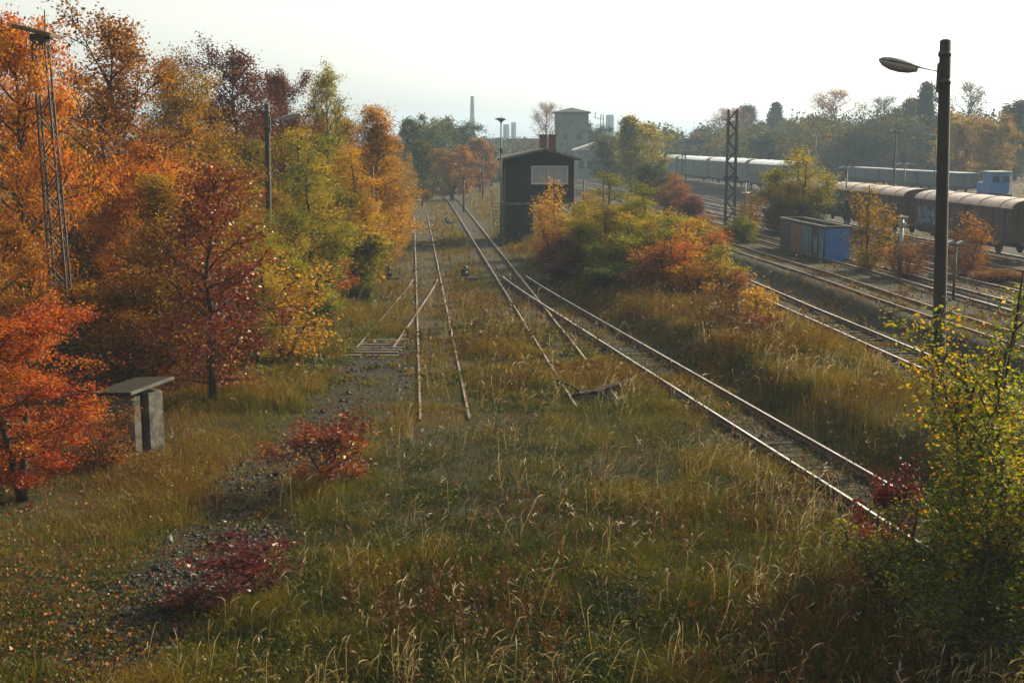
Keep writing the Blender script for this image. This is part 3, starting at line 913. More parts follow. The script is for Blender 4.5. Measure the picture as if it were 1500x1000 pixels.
rng = np.random.default_rng(3)
V, I, A = merge([blades(rng, 520000, 13, 42, .014), blades(rng, 360000, 38, 110, .028, 1.0), blades(rng, 130000, 95, 340, .10, 1.2)])
tag(mobj('grass', np_mesh('grass', V, 3, I, [L['grass']], {'rnd': A})), 'olive and straw coloured grass covering the old railway yard', 'grass', None, 'stuff')


def ribbons(base, dirs, lens, wid, rnd, curl, nseg=3, taper=True, rng=rng):
    """curved ribbons, nseg quads each"""
    n_ = len(base)
    side = unit(np.cross(dirs, rng.normal(size=(n_, 3))))
    out = []
    for k in range(nseg + 1):
        q = k / nseg
        p = base + dirs * (lens * q)[:, None] + curl * (q * q)[:, None] if np.ndim(q) else base + dirs * (lens * q)[:, None] + curl * (q * q)
        wq = wid * (math.sin(PI * min(.98, .12 + .84 * q)) if taper else 1)
        out.append(p - side * wq / 2); out.append(p + side * wq / 2)
    V = np.stack(out, 1); m_ = 2 * (nseg + 1)
    q = np.concatenate([np.array([2 * k, 2 * k + 1, 2 * k + 3, 2 * k + 2]) for k in range(nseg)])
    I = (np.arange(n_)[:, None] * m_ + q[None, :]).ravel()
    return V.reshape(-1, 3), I, np.repeat(rnd, m_)


def plumes(rng, n_, d0, d1, wmul=1.0):
    x, y = scatter(rng, n_, d0, d1)
    xp = x + SL * y
    cl = fnoise(x * .55 + 90, y * .55 + 12); cl2 = fnoise(x * .16 + 7, y * .16 + 70, 2)
    near_track = np.exp(-((xp - main_xp(y) + 2.6) / 1.2) ** 2) * (y < 33)
    cl3 = fnoise(x * 1.7 + 9, y * 1.7 + 5)
    prob = (.75 * sstep(.5, .75, cl) * sstep(.35, .65, cl2) + .13) * (.25 + sstep(.45, .65, cl3)) + .8 * near_track * sstep(.35, .5, cl)
    prob = prob * (1 - cinder(x, y)) * sstep(-6, -2.5, xp) * (1 - .8 * sstep(21, 24, xp))
    ok = rng.random(n_) < prob
    x, y = x[ok], y[ok]; n_ = len(x); xp = x + SL * y
    z = terrain(x, y)
    h = rng.uniform(.4, .95, n_)
    d = unit(np.stack([rng.normal(size=n_) * .2 + .06, rng.normal(size=n_) * .2, np.ones(n_)], 1))
    base = np.stack([x, y, z], 1)
    az = rng.normal(size=n_) * 1.3
    c0 = np.stack([np.cos(az), np.sin(az), -.1 * np.ones(n_)], 1)
    tone = np.clip(.5 + rng.normal(size=n_) * .25, 0, 1)
    stem = ribbons(base, d, h, .007 * wmul, tone * .6, c0 * .06, 2, False, rng)
    top = base + d * h[:, None] + c0 * .06
    hd = unit(d + c0 * .35)
    hl = rng.uniform(.13, .26, n_)
    kk = rng.uniform(.1, 1.15, n_)[:, None]
    cr = (c0 * (hl * .75)[:, None] - np.array([0, 0, 1]) * (hl * .35)[:, None]) * kk
    out = [stem]
    for k in range(2): out.append(ribbons(top, hd, hl, .020 * wmul, np.clip(tone + .15, 0, 1), cr, 4, True, rng))
    # dry leaves up the stem
    for k in range(2):
        q = rng.uniform(.1, .7, n_)
        dd = unit(np.stack([rng.normal(size=n_), rng.normal(size=n_), .9 * np.ones(n_)], 1))
        out.append(ribbons(base + d * (h * q)[:, None], dd, rng.uniform(.15, .4, n_), .009 * wmul, tone * .8, np.array([[0, 0, -.1]]) * np.ones((n_, 1)), 2, True, rng))
    return merge(out)


V, I, A = merge([plumes(rng, 22000, 13, 40), plumes(rng, 16000, 38, 90, 1.8)])
tag(mobj('reed_grass', np_mesh('reed_grass', V, 4, I, [L['plume']], {'rnd': A})), 'tall dry reed grass with drooping pale plumes', 'grass', None, 'stuff')


def weeds(rng, n_, d0, d1, wmul=1.0):
    x, y = scatter(rng, n_, d0, d1)
    xp = x + SL * y
    rb = sstep(1.8, 3.5, xp - main_xp(y)) * (1 - sstep(16.5, 18, xp))
    cl = fnoise(x * .5 + 60, y * .5 + 32)
    prob = (rb * .75 + .35 * sstep(-4, 0, xp) * (1 - sstep(20, 22, xp)) + .25 * sstep(22, 25, xp)) * sstep(.42, .6, cl) * (1 - cinder(x, y))
    ok = rng.random(n_) < prob
    x, y = x[ok], y[ok]; n_ = len(x)
    base = np.stack([x, y, terrain(x, y)], 1)
    h = rng.uniform(.45, 1.15, n_)
    d = unit(np.stack([rng.normal(size=n_) * .14, rng.normal(size=n_) * .14, np.ones(n_)], 1))
    tone = np.clip(.42 + rng.normal(size=n_) * .2, 0, .84)
    wht = rng.random(n_) < .07
    out = [ribbons(base, d, h, .010 * wmul, tone * .7, np.zeros((1, 3)), 2, False, rng)]
    for k in range(9):
        q = rng.uniform(.4, 1, n_)
        dd = unit(np.stack([rng.normal(size=n_), rng.normal(size=n_), .5 + rng.random(n_)], 1))
        tn = np.where(wht & (q > .75), .97, np.clip(tone + rng.normal(size=n_) * .1, 0, .84))
        out.append(ribbons(base + d * (h * q)[:, None], dd, rng.uniform(.05, .16, n_), .030 * wmul, tn, np.zeros((1, 3)), 2, True, rng))
    return merge(out)


V, I, A = merge([weeds(rng, 26000, 14, 48), weeds(rng, 16000, 46, 120, 1.9)])
tag(mobj('dead_weeds', np_mesh('dead_weeds', V, 4, I, [L['weed']], {'rnd': A})), 'brown dead weeds between the tracks, some with white seed heads', 'weeds', None, 'stuff')

# low leafy herbs in clumps
def herbs(rng, n_, d0, d1, size, per):
    x, y = scatter(rng, n_, d0, d1)
    h, k, tint = zones(x, y)
    ok = rng.random(n_) < k * (.25 + .9 * sstep(.4, .6, fnoise(x * .8 + 21, y * .8 + 44)))
    x, y, h, tint = x[ok], y[ok], h[ok], tint[ok]
    rep = np.repeat(np.arange(len(x)), rng.poisson(per, len(x)))
    hh = np.clip(h[rep], .12, .7)
    c = np.stack([x[rep] + rng.normal(size=len(rep)) * .16, y[rep] + rng.normal(size=len(rep)) * .16, np.zeros(len(rep))], 1)
    c[:, 2] = terrain(c[:, 0], c[:, 1]) + hh * rng.uniform(.1, 1.05, len(rep))
    rn = np.clip(tint[rep] + (rng.normal(size=len(x)) * .2)[rep] + rng.normal(size=len(rep)) * .1, 0, 1)
    return c, rn


c1, t1 = herbs(rng, 24000, 13, 45, .06, 26)
tag(mobj('undergrowth', leaves('undergrowth', c1, .062, rng, t1, [L['grass']], .5)), 'low leafy herbs and brown weeds among the grass', 'undergrowth', None, 'stuff')
c1, t1 = herbs(rng, 9000, 42, 120, .12, 22)
tag(mobj('undergrowth', leaves('undergrowth', c1, .13, rng, t1, [L['grass']], .5)), 'leafy weeds among the grass farther along the tracks', 'undergrowth', None, 'stuff')

# fallen leaves under the wood and thinly elsewhere
n_ = 90000
x, y = scatter(rng, n_, 13, 95)
xp = x + SL * y
pr = .9 * (1 - sstep(-8.5, -3.5, xp + 2.5 * (fnoise(x * .5, y * .5) - .5))) + .10 + .12 * cinder(x, y)
ok = rng.random(n_) < pr
x, y = x[ok], y[ok]
cen = np.stack([x, y, terrain(x, y) + rng.uniform(.01, .12, len(x))], 1)
me = leaves('fallen_leaves', cen, .08, rng, np.clip(.5 + rng.normal(size=len(x)) * .25, 0, 1), [L['litter']], .7, 0)
tag(mobj('fallen_leaves', me), 'brown and orange fallen leaves strewn over the ground', 'leaves', None, 'stuff')

# gravel: small angular stones on the cinder path, patch and track beds
n_ = 110000
x, y = scatter(rng, n_, 13, 85, 4)
ok = rng.random(n_) < cinder(x, y) ** 1.5 * .9
x, y = x[ok], y[ok]; n_ = len(x)
s = rng.uniform(.022, .055, n_) * (1 + (rng.random(n_) < .04) * 1.2)
cen = np.stack([x, y, terrain(x, y) + s * .25], 1)
O = np.array([(1, 0, 0), (-1, 0, 0), (0, 1, 0), (0, -1, 0), (0, 0, .7), (0, 0, -.7)], float)
V = cen[:, None, :] + (O[None] + rng.normal(size=(n_, 6, 3)) * .28) * s[:, None, None]
T = np.array([(0, 2, 4), (2, 1, 4), (1, 3, 4), (3, 0, 4), (2, 0, 5), (1, 2, 5), (3, 1, 5), (0, 3, 5)]).ravel()
gmat = leaf_mat('gravel_stone', [(0, (.010, .009, .008)), (.5, (.024, .02, .017)), (.85, (.055, .047, .04)), (1, (.30, .27, .24))], 0, .03, .5)
me = np_mesh('gravel', V.reshape(-1, 3), 3, (np.arange(n_)[:, None] * 6 + T[None]).ravel(), [gmat], {'rnd': np.repeat(rng.random(n_) ** 1.3, 6)})
tag(mobj('gravel', me), 'dark cinder and ballast stones on path and track beds', 'gravel', None, 'stuff')

RZ = math.atan(SL)                             # heading of everything that lines up with the tracks


# ------------------------------------------------------------------ signal house
def signal_house():
    D = 105.0
    x0 = P(741, 300, D).x
    t = empty('signal_house', (x0, D, tz(x0, D)), RZ, 'dark two storey signal house cantilevered out on a narrow base', 'signal house')
    MB().box((1.2, 2.6, 1.6), (2.3, 5.0, 3.2), bev=.02).build('base_storey', M['brick_dark'], t)
    MB().box((2.97, 2.85, 3.28), (5.94, 6.1, .22), bev=.02).build('floor_slab', M['concrete'], t)
    # upper storey with a window opening in the gable wall (front wall in four pieces)
    W_, H0, H1 = 5.8, 3.39, 7.0
    wx0, wx1, wz0, wz1 = 2.15, 5.3, 4.9, 6.45
    f = MB()
    f.box((wx0 / 2, .0, (H0 + H1) / 2), (wx0, .25, H1 - H0))
    f.box(((wx1 + W_) / 2, .0, (H0 + H1) / 2), (W_ - wx1, .25, H1 - H0))
    f.box(((wx0 + wx1) / 2, 0, (H0 + wz0) / 2), (wx1 - wx0, .25, wz0 - H0))
    f.box(((wx0 + wx1) / 2, 0, (wz1 + H1) / 2), (wx1 - wx0, .25, H1 - wz1))
    f.prism([(0, H1), (W_, H1), (W_ * .56, H1 + .66)], -.125, .125)
    f.box((W_ - .12, 2.85, (H0 + H1) / 2), (.24, 5.45, H1 - H0))
    f.box((W_ / 2, 5.7, (H0 + H1) / 2), (W_, .25, H1 - H0))
    f.prism([(0, H1), (W_, H1), (W_ * .56, H1 + .66)], 5.575, 5.825)
    f.box((.12, 2.85, (H0 + 4.8) / 2), (.24, 5.45, 4.8 - H0)); f.box((.12, 2.85, 6.75), (.24, 5.45, .5))
    for yy in (.4, 2.0, 3.7, 5.3): f.box((.12, yy, 5.65), (.24, .3, 1.7))
    f.build('wall', M['brick_dark'], t)
    wn = MB()
    for xx in (wx0 + .05, (wx0 + wx1) / 2 - .1, wx1 - .05): wn.box((xx, -.10, (wz0 + wz1) / 2), (.10, .09, wz1 - wz0))
    for zz in (wz0 + .05, wz1 - .05): wn.box(((wx0 + wx1) / 2, -.103, zz), (wx1 - wx0, .09, .10))
    win = wn.build('window', M['white'], t)
    for a, b_ in ((wx0 + .1, (wx0 + wx1) / 2 - .15), ((wx0 + wx1) / 2 - .05, wx1 - .1)):
        MB().box(((a + b_) / 2, -.05, (wz0 + wz1) / 2), (b_ - a, .02, wz1 - wz0 - .2)).build('pane', M['curtain'], win)
    MB().box(((wx0 + wx1) / 2, -.17, wz0 - .06), (wx1 - wx0 + .2, .14, .06)).build('window_sill', M['concrete'], win)
    for yy in (1.2, 2.85, 4.5):
        MB().box((.10, yy, 5.65), (.03, 1.28, 1.7)).build('window', M['glass_dark'], t)
    r = MB()
    rx = W_ * .56
    zr = H1 + .70; ov = .55
    zl = H1 - .70 * ov / rx; zq = H1 - .70 * ov / (W_ - rx)
    r.prism([(-ov, zl + .04), (rx, zr + .04), (W_ + ov, zq + .04), (W_ + ov, zq + .2), (rx, zr + .22), (-ov, zl + .2)], -.75, 6.4)
    roof = r.build('roof', M['roof_dark'], t)
    for sgn, xa, xb, za, zb_ in ((-1, -ov, rx, zl, zr), (1, rx, W_ + ov, zr, zq)):
        MB().prism([(xa, za + .03), (xb, zb_ + .03), (xb, zb_ + .19), (xa, za + .17)], -.79, -.752).build('bargeboard', M['oldwood'], roof)
    MB().tube([(-ov - .06, -.7, zl + .08), (-ov - .06, 6.3, zl + .08)], .07, 6).build('gutter', M['steel'], roof)
    for cx_ in (3.5, 4.35):
        c = MB().box((cx_, 3.2 if cx_ < 4 else 3.6, 8.25), (.62, .62, 1.5), bev=.02)
        c.box((cx_, 3.2 if cx_ < 4 else 3.6, 9.04), (.72, .72, .1))
        c.build('chimney', M['brick'], roof)
    for xx in (4.6, 5.5):
        MB().tube([(xx, .5, 0), (xx, .5, 3.17)], .09, 8).build('support_post', M['steel'], t)
    MB().tube([(-.1, -.2, .4), (-.1, -.2, 6.9)], .05, 6).build('drainpipe', M['steel_rust'], t)
    st = MB()
    for k in range(10): st.box((-.55, 1.0 + k * .35, .3 + k * .31), (.8, .3, .05))
    st.tube([(-.95, .8, 1.0), (-.95, 4.4, 4.3)], .03, 5)
    st.build('staircase', M['steel'], t)
    MB().box((-.72, -.3, 7.15), (.1, .5, .9), rot=Matrix.Rotation(.5, 3, 'Y'), bev=.02).build('reflector', M['white'], t)


signal_house()


def mushroom_lamp(px, D, ytop, label):
    top = P(px, ytop, D)
    z = tz(top.x, D)
    t = empty('lamp_post', (top.x, D, z), 0, label, 'lamp post')
    h = top.z - z
    MB().tube([(0, 0, 0), (0, 0, h * .5), (0, 0, h - .35)], [.085, .07, .055], 8).build('pole', M['steel'], t)
    MB().lathe([(.06, h - .45), (.09, h - .3), (.30, h - .16), (.52, h - .1), (.50, h - .05), (.2, h + .02), (.04, h + .06)], n=14).build('lamp_shade', M['lampgrey'], t)
    MB().box((.0, -.12, h - 2.6), (.25, .2, .4), bev=.02).build('switch_box', M['steel'], t)


mushroom_lamp(734, 100, 173, 'thin pole with a mushroom lamp shade beside the signal house roof')

# relay box by the house
b0 = P(855, 300, 96)
for px, D, yb, lab, yp in ((855, 96, 300, 'grey relay box on a post right of the signal house', 262), (547, 74, 308, 'grey loudspeaker box on a post before the golden birch', 243), (424, 66, 319, 'grey loudspeaker box on a post left of the one by the golden birch', 268)):
    q = P(px, yb, D); z = tz(q.x, D)
    t = empty('speaker_post', (q.x, D, z), 0, lab, 'speaker post', 'posts with grey boxes')
    hp = P(px, yp, D).z - z
    MB().tube([(0, 0, 0), (0, 0, hp)], [.08, .06], 7).build('pole', M['pole'], t)
    bw = 15 * D / F; bh = 11 * D / F
    bx = MB().box((0, -.25, q.z - z), (bw, .32, bh), bev=.03)
    bx.box((0, -.25, q.z - z + bh / 2 + .025), (bw + .08, .42, .05))
    box = bx.build('speaker_box', M['steel_light'], t)
    MB().box((0, -.418, q.z - z - .02), (bw * .82, .016, bh * .75)).build('grille', M['black'], box)


# ------------------------------------------------------------------ lattice masts
def lattice(mb, p0, p1, w0, w1, bay, th=.05, dep=None, rz=0.0):
    """two or four corner angles with zigzag bracing, from p0 (base) to p1 (top)"""
    p0, p1 = Vector(p0), Vector(p1)
    L_ = (p1 - p0).length; n_ = max(3, int(L_ / bay))
    ex = Vector((math.cos(rz), math.sin(rz), 0)); ey = Vector((-math.sin(rz), math.cos(rz), 0))
    dep = dep if dep is not None else 1.0
    def cn(q, sx, sy):
        wq = w0 + (w1 - w0) * q
        return p0.lerp(p1, q) + ex * sx * wq / 2 + ey * sy * wq * dep / 2
    for sx in (-1, 1):
        for sy in (-1, 1): mb.tube([cn(0, sx, sy), cn(1, sx, sy)], th, 4)
    for k in range(n_):
        a, b_ = k / n_, (k + 1) / n_
        s = 1 if k % 2 else -1
        for sy in (-1, 1): mb.tube([cn(a, -s, sy), cn(b_, s, sy)], th * .55, 4, cap=False)
        for sx in (-1, 1): mb.tube([cn(a, sx, -s), cn(b_, sx, s)], th * .55, 4, cap=False)
    return mb


# left mast, with a tilted timber platform on top
Dm = 40.0
pb = P(107, 545, Dm); pt = P(58, 52, Dm)
zb = tz(pb.x, Dm)
t = empty('lattice_mast', (pb.x, Dm, zb), 0, 'tall rusty lattice mast with a tilted platform among the orange trees', 'mast')
bx_, tx_ = Vector((-.15, 0, 0)), Vector((pt.x - pb.x, 0, pt.z - zb))
lattice(MB(), bx_, tx_, .56, .40, .6, .042, .8).build('lattice_body', M['mast_dark'], t)
MB().box(tx_ + Vector((-.1, 0, .12)), (1.25, .95, .14), rot=Matrix.Rotation(.24, 3, 'Y'), bev=.02).build('platform', M['oldwood'], t)
MB().box(tx_ + Vector((0, 0, -.14)), (.5, .42, .34), bev=.02).build('head_box', M['mast_dark'], t)
MB().tube([tx_ + Vector((.18, 0, .1)), tx_ + Vector((.2, 0, .78))], .022, 6).build('rod', M['steel_rust'], t)
MB().tube([tx_ + Vector((.25, 0, -.05)), tx_ + Vector((.62, -.3, -.22))], [.035, .025], 6).build('arm', M['steel_rust'], t)

# centre right mast
Dm = 106.0
pb = P(1068, 352, Dm); pt = P(1069, 160, Dm)
z = tz(pb.x, Dm)
t = empty('lattice_mast', (pb.x, Dm, z), 0, 'dark heavy lattice mast standing right of the centre thicket', 'mast')
h = pt.z - z
MB().tube([(-.42, 0, 0), (-.36, 0, h)], [.13, .12], 4).build('leg', M['steel'], t)
MB().tube([(.42, 0, 0), (.36, 0, h)], [.13, .12], 4).build('leg', M['steel'], t)
lattice(MB(), (0, 0, .3), (0, 0, h - .1), .78, .70, .80, .10, .7).build('lattice_body', M['steel'], t)
MB().box((0, 0, h * .46), (1.25, .5, .3), bev=.02).build('clamp', M['steel'], t)
MB().box((0, 0, .15), (1.5, 1.2, .5), bev=.03).build('foundation', M['concrete_dark'], t)
# mast top behind the left wood
for px, D, yt, lab, arm in ((468, 92, 160, 'mast top sticking out above the birches behind the left lamp post', 0), (882, 240, 168, 'thin distant lattice mast with a short arm right of the tower', 1),
                            (1002, 205, 222, 'short thin mast in front of the leftmost pale wagon', 0), (1099, 190, 232, 'short thin mast in front of the middle pale wagon', 0)):
    pt = P(px, yt, D); z = tz(pt.x, D)
    t = empty('lattice_mast', (pt.x, D, z), 0, lab, 'mast', 'distant masts of the yard')
    h = pt.z - z
    lattice(MB(), (0, 0, 0), (0, 0, h), .75, .5, 1.1, .07, .7).build('lattice_body', M['steel'], t)
    if arm:
        MB().tube([(0, 0, h - .9), (-1.6, 0, h - .5)], .06, 5).build('arm', M['steel'], t)
        MB().tube([(-1.3, 0, h - .6), (-1.3, 0, h + .5)], .07, 5).build('insulator', M['black'], t)


# ------------------------------------------------------------------ lamp posts
def cobra_lamp(px0, py0, px1, py1, D, r0, r1, side, Lh, label, name='lamp_post'):
    pb, pt = P(px0, py0, D), P(px1, py1, D)
    z = tz(pb.x, D)
    t = empty(name, (pb.x, D, z), 0, label, 'lamp post')
    tx = Vector((pt.x - pb.x, 0, pt.z - z))
    n_ = 10
    MB().tube([Vector((0, 0, -.1)).lerp(tx, k / n_) for k in range(n_ + 1)] + [tx + Vector((0, 0, .04))], [r0 + (r1 - r0) * k / n_ for k in range(n_ + 1)] + [r1 * .6], 12).build('pole', M['pole'], t)
    a = tx + Vector((side * r1, 0, -.11 * Lh * 4.6))
    rise = Lh * .20
    # slender arm that swells into the lamp shell
    hd = Matrix.Rotation(-math.atan2(rise, Lh) * -1 if side > 0 else math.atan2(rise, Lh), 3, 'Y')
    prof_u = [(.034, -.06), (.038, .12), (.05, .25), (.10, .36), (.155, .5), (.18, .66), (.165, .82), (.11, .94), (.03, 1.0)]
    for nm, mat, zs, lo_, hi_ in (('lamp_shell', 'lampgrey', .62, 0, PI), ('lamp_bowl', 'diffuser', .95, PI, 2 * PI)):
        mb = MB(); vs = []; fs = []; N = 9
        pr = prof_u if nm == 'lamp_shell' else prof_u[3:]
        for r_, q in pr:
            r_ *= Lh * .82
            for k in range(N):
                an = lo_ + (hi_ - lo_) * k / (N - 1)
                yy = math.cos(an) * r_; zz = math.sin(an) * r_ * zs
                if nm == 'lamp_bowl': yy *= .93
                vs.append(a + Vector((side * q * Lh, yy, zz + rise * q)))
        for i in range(len(pr) - 1):
            for k in range(N - 1): fs.append((i * N + k, i * N + k + 1, (i + 1) * N + k + 1, (i + 1) * N + k))
            fs.append((i * N + N - 1, i * N, (i + 1) * N, (i + 1) * N + N - 1))
        fs.append(tuple(range(N))); fs.append(tuple((len(pr) - 1) * N + k for k in range(N)))
        mb.add(vs, fs, 0, True); mb.build(nm, M[mat], t)
    br = MB()
    for dz in (-.05, -.75): br.lathe([(r1 * 1.18, tx.z + dz * 1.0 - .35), (r1 * 1.18, tx.z + dz - .22)], (tx.x * (tx.z + dz) / tx.z, 0, 0), 12)
    br.box(a + Vector((-side * .02, 0, -.15)), (.09, .12, .75), bev=.015)
    br.build('bracket', M['steel'], t)
    return t


cobra_lamp(1369, 700, 1385, 60, 32.5, .185, .145, -1, 1.55, 'tall tarred wooden lamp post with a cobra lamp head, right foreground')
cobra_lamp(396, 470, 391, 153, 58.0, .15, .12, 1, 1.5, 'dark lamp post with a cobra lamp head rising out of the left wood')


def gull_lamp(px, D, ys, label, wpx=24, pole='steel', alt=None):
    q = P(px, ys, D); z = tz(q.x, D)
    t = empty('yard_lamp', (q.x, D, z), RZ, label, 'yard lamp', 'gull wing yard lamps')
    h = q.z - z; wm = wpx * D / F / 2
    MB().tube([(0, 0, 0), (0, 0, h)], [.085, .055], 7).build('pole', M[pole], t)
    for s in (-1, 1):
        mb = MB()
        pf = [(0, h + .02), (wm * .45, h + .16), (wm, h + .02), (wm * .98, h - .05), (wm * .45, h + .06), (0, h - .06)]
        mb.prism([(u * s, v) for u, v in pf], -.16, .16)
        mb.build('lamp_shade', M['lampgrey'], t)


gull_lamp(1401, 62, 357, 'low yard lamp with pale wings before the nearer brown wagon', 36)
gull_lamp(990, 68, 359, 'low yard lamp with dark wings standing in the thicket', 32)
gull_lamp(1241, 112, 246, 'yard lamp between the yellow olive tree and the farther brown wagon', 24)
gull_lamp(1326, 120, 241, 'yard lamp rising in front of the dark flat train', 26)
gull_lamp(1196, 205, 200, 'distant yard lamp above the yellow olive tree', 13)
gull_lamp(1372, 160, 198, 'distant yard lamp touching the tall lamp post', 18)
gull_lamp(1156, 150, 243, 'yard lamp at the right end of the pale wagons', 20)

q = P(1313, 190, 138); z = tz(q.x, 138)
t = empty('line_pole', (q.x, 138, z), RZ, 'thin wooden line pole with a short crossarm rising above the dark flat train', 'pole')
MB().tube([(0, 0, 0), (0, 0, q.z - z)], [.13, .09], 7).build('pole', M['pole'], t)
MB().box((0, -.1, q.z - z - .3), (1.5, .1, .12)).build('crossarm', M['pole'], t)
for k in (-.6, .6): MB().lathe([(.05, 0), (.06, .1), (.03, .2)], (k, -.1, q.z - z - .24), 8).build('insulator', M['white'], t)

# blue grey post in the yard
q = P(1317, 415, 72); z = tz(q.x, 72)
t = empty('signal_post', (q.x, 72, z), 0, 'slim blue grey post with small lamps between container and tall lamp post', 'signal post')
MB().tube([(0, 0, 0), (0, 0, 3.4)], [.13, .10], 8).build('pole', M['steel_light'], t)
MB().box((0, -.1, 3.1), (.4, .25, .3), bev=.03).box((0, -.1, 3.55), (.5, .3, .12), bev=.02).build('lamp_head', M['steel_light'], t)
q = P(1091, 300, 130); z = tz(q.x, 130)
t = empty('signal_post', (q.x, 130, z), 0, 'short dark signal post with a white round board right of the lattice mast', 'signal post')
h = P(1091, 268, 130).z - z
MB().tube([(0, 0, 0), (0, 0, h)], .09, 7).build('pole', M['black'], t)
MB().lathe([(.02, -.06), (.42, -.05), (.42, .05), (.02, .06)], (0, -.12, h * .72), 14).build('board', M['white'], t).rotation_euler = (0, 0, 0)

# small ground signals and lanterns
for px, py, hh, wpx, lab in ((682, 412, 19, 14, 'black switch lantern box in the grass between the middle tracks'), (570, 411, 18, 12, 'black switch lantern box at the wood edge left of the stub track'),
                             (655, 328, 9, 8, 'small distant black lantern between the middle tracks')):
    q = G(px, py); D = q.y
    t = empty('switch_lantern', (q.x, D, tz(q.x, D)), .3, lab, 'switch lantern', 'black switch lanterns')
    hh_ = hh * D / F; wm = wpx * D / F
    MB().tube([(0, 0, 0), (0, 0, hh_ * .5)], .05, 6).build('stand', M['black'], t)
    MB().box((0, 0, hh_ * .68), (wm * .8, wm * .7, hh_ * .62), bev=.04).lathe([(wm * .25, hh_), (wm * .2, hh_ + .1), (.03, hh_ + .14)], n=10).build('lantern_body', M['black'], t)
    MB().lathe([(wm * .16, 0), (wm * .16, .05)], n=12).build('lens', M['white'], t).matrix_local = Matrix.Translation((0, -wm * .35, hh_ * .7)) @ Matrix.Rotation(PI / 2, 4, 'X')
    MB().box((wm * .7, 0, .12), (wm * 1.2, .25, .2), bev=.02).build('lever_weight', M['steel_rust'], t)
for px, D, y0, y1, lab in ((679, 150, 276, 256, 'short dark leaning post beside the far bend of the track'), (592 + 0, 170, 244, 224, 'short dark post in front of the rusty far trees'),
                           (597 + 110, 185, 245, 226, 'short dark post left of the signal house pole'), (856 + 28, 140, 282, 262, 'dark stump post behind the centre thicket')):
    q = P(px, y0, D); z = tz(q.x, D)
    h = P(px, y1, D).z - z
    t = empty('marker_post', (q.x, D, z), 0, lab, 'post', 'short dark posts along the far tracks')
    MB().tube([(0, 0, 0), (.05, 0, h)], [.12, .10], 7).build('pole', M['pole'], t)
    MB().box((.04, -.14, h - .35), (.3, .05, .6), bev=.01).build('board', M['black'], t)

# ------------------------------------------------------------------ concrete shelter at the wood edge
q = G(196, 663)
t = empty('concrete_shelter', (q.x, q.y, tz(q.x, q.y)), R(-32), 'small concrete shelter with a slab roof and two pale pillars', 'shelter')
t.scale = (.82, .82, .96)
MB().box((.14, 0, .86), (.28, .30, 1.75), bev=.015).build('pillar', M['concrete'], t)
MB().box((.14, .78, .86), (.34, .62, 1.75), bev=.015).build('pillar', M['concrete'], t)
sh = MB()
sh.box((-.72, -.1, .85), (1.42, .14, 1.7), bev=.01)
sh.box((-1.40, .6, .85), (.14, 1.28, 1.7), bev=.01)
sh.box((-.70, 1.24, .85), (1.4, .14, 1.7), bev=.01)
sh.build('wall', M['concrete_dark'], t)
MB().box((-.6, .6, 1.86), (1.95, 1.95, .085), rot=Matrix.Rotation(-.10, 3, 'Y') @ Matrix.Rotation(.10, 3, 'X'), bev=.015).build('roof', M['roof_moss'], t)
MB().box((.39, .6, 1.955), (.06, 1.93, .10), rot=Matrix.Rotation(-.10, 3, 'Y') @ Matrix.Rotation(.10, 3, 'X'), bev=.012).build('roof_edge', M['concrete'], t)

# fallen log across the buried track
a, b_ = G(838, 590), G(926, 572)
ax = (b_ - a).normalized()
lg = empty('fallen_log', ((a + b_) / 2).to_tuple()[:2] + (.0,), 0, 'fallen dark log lying across the buried straight track', 'log')
o_ = Vector(lg.location)
pts = [a.lerp(b_, k / 6) + Vector((0, 0, .22 + .10 * k / 6 + .03 * math.sin(k * 2.1))) - o_ for k in range(7)]
MB().tube(pts, [.05, .07, .08, .09, .11, .12, .13], 9).build('stem', M['log'], lg)
MB().tube([pts[2], pts[2] + Vector((.25, -.7, .12)), pts[2] + Vector((.5, -1.5, -.1))], [.07, .055, .035], 7).build('branch', M['log'], lg)
MB().tube([pts[1], pts[1] + Vector((-.4, .3, .2)), pts[1] + Vector((-.9, .5, .35))], [.05, .04, .02], 7).build('branch', M['log'], lg)


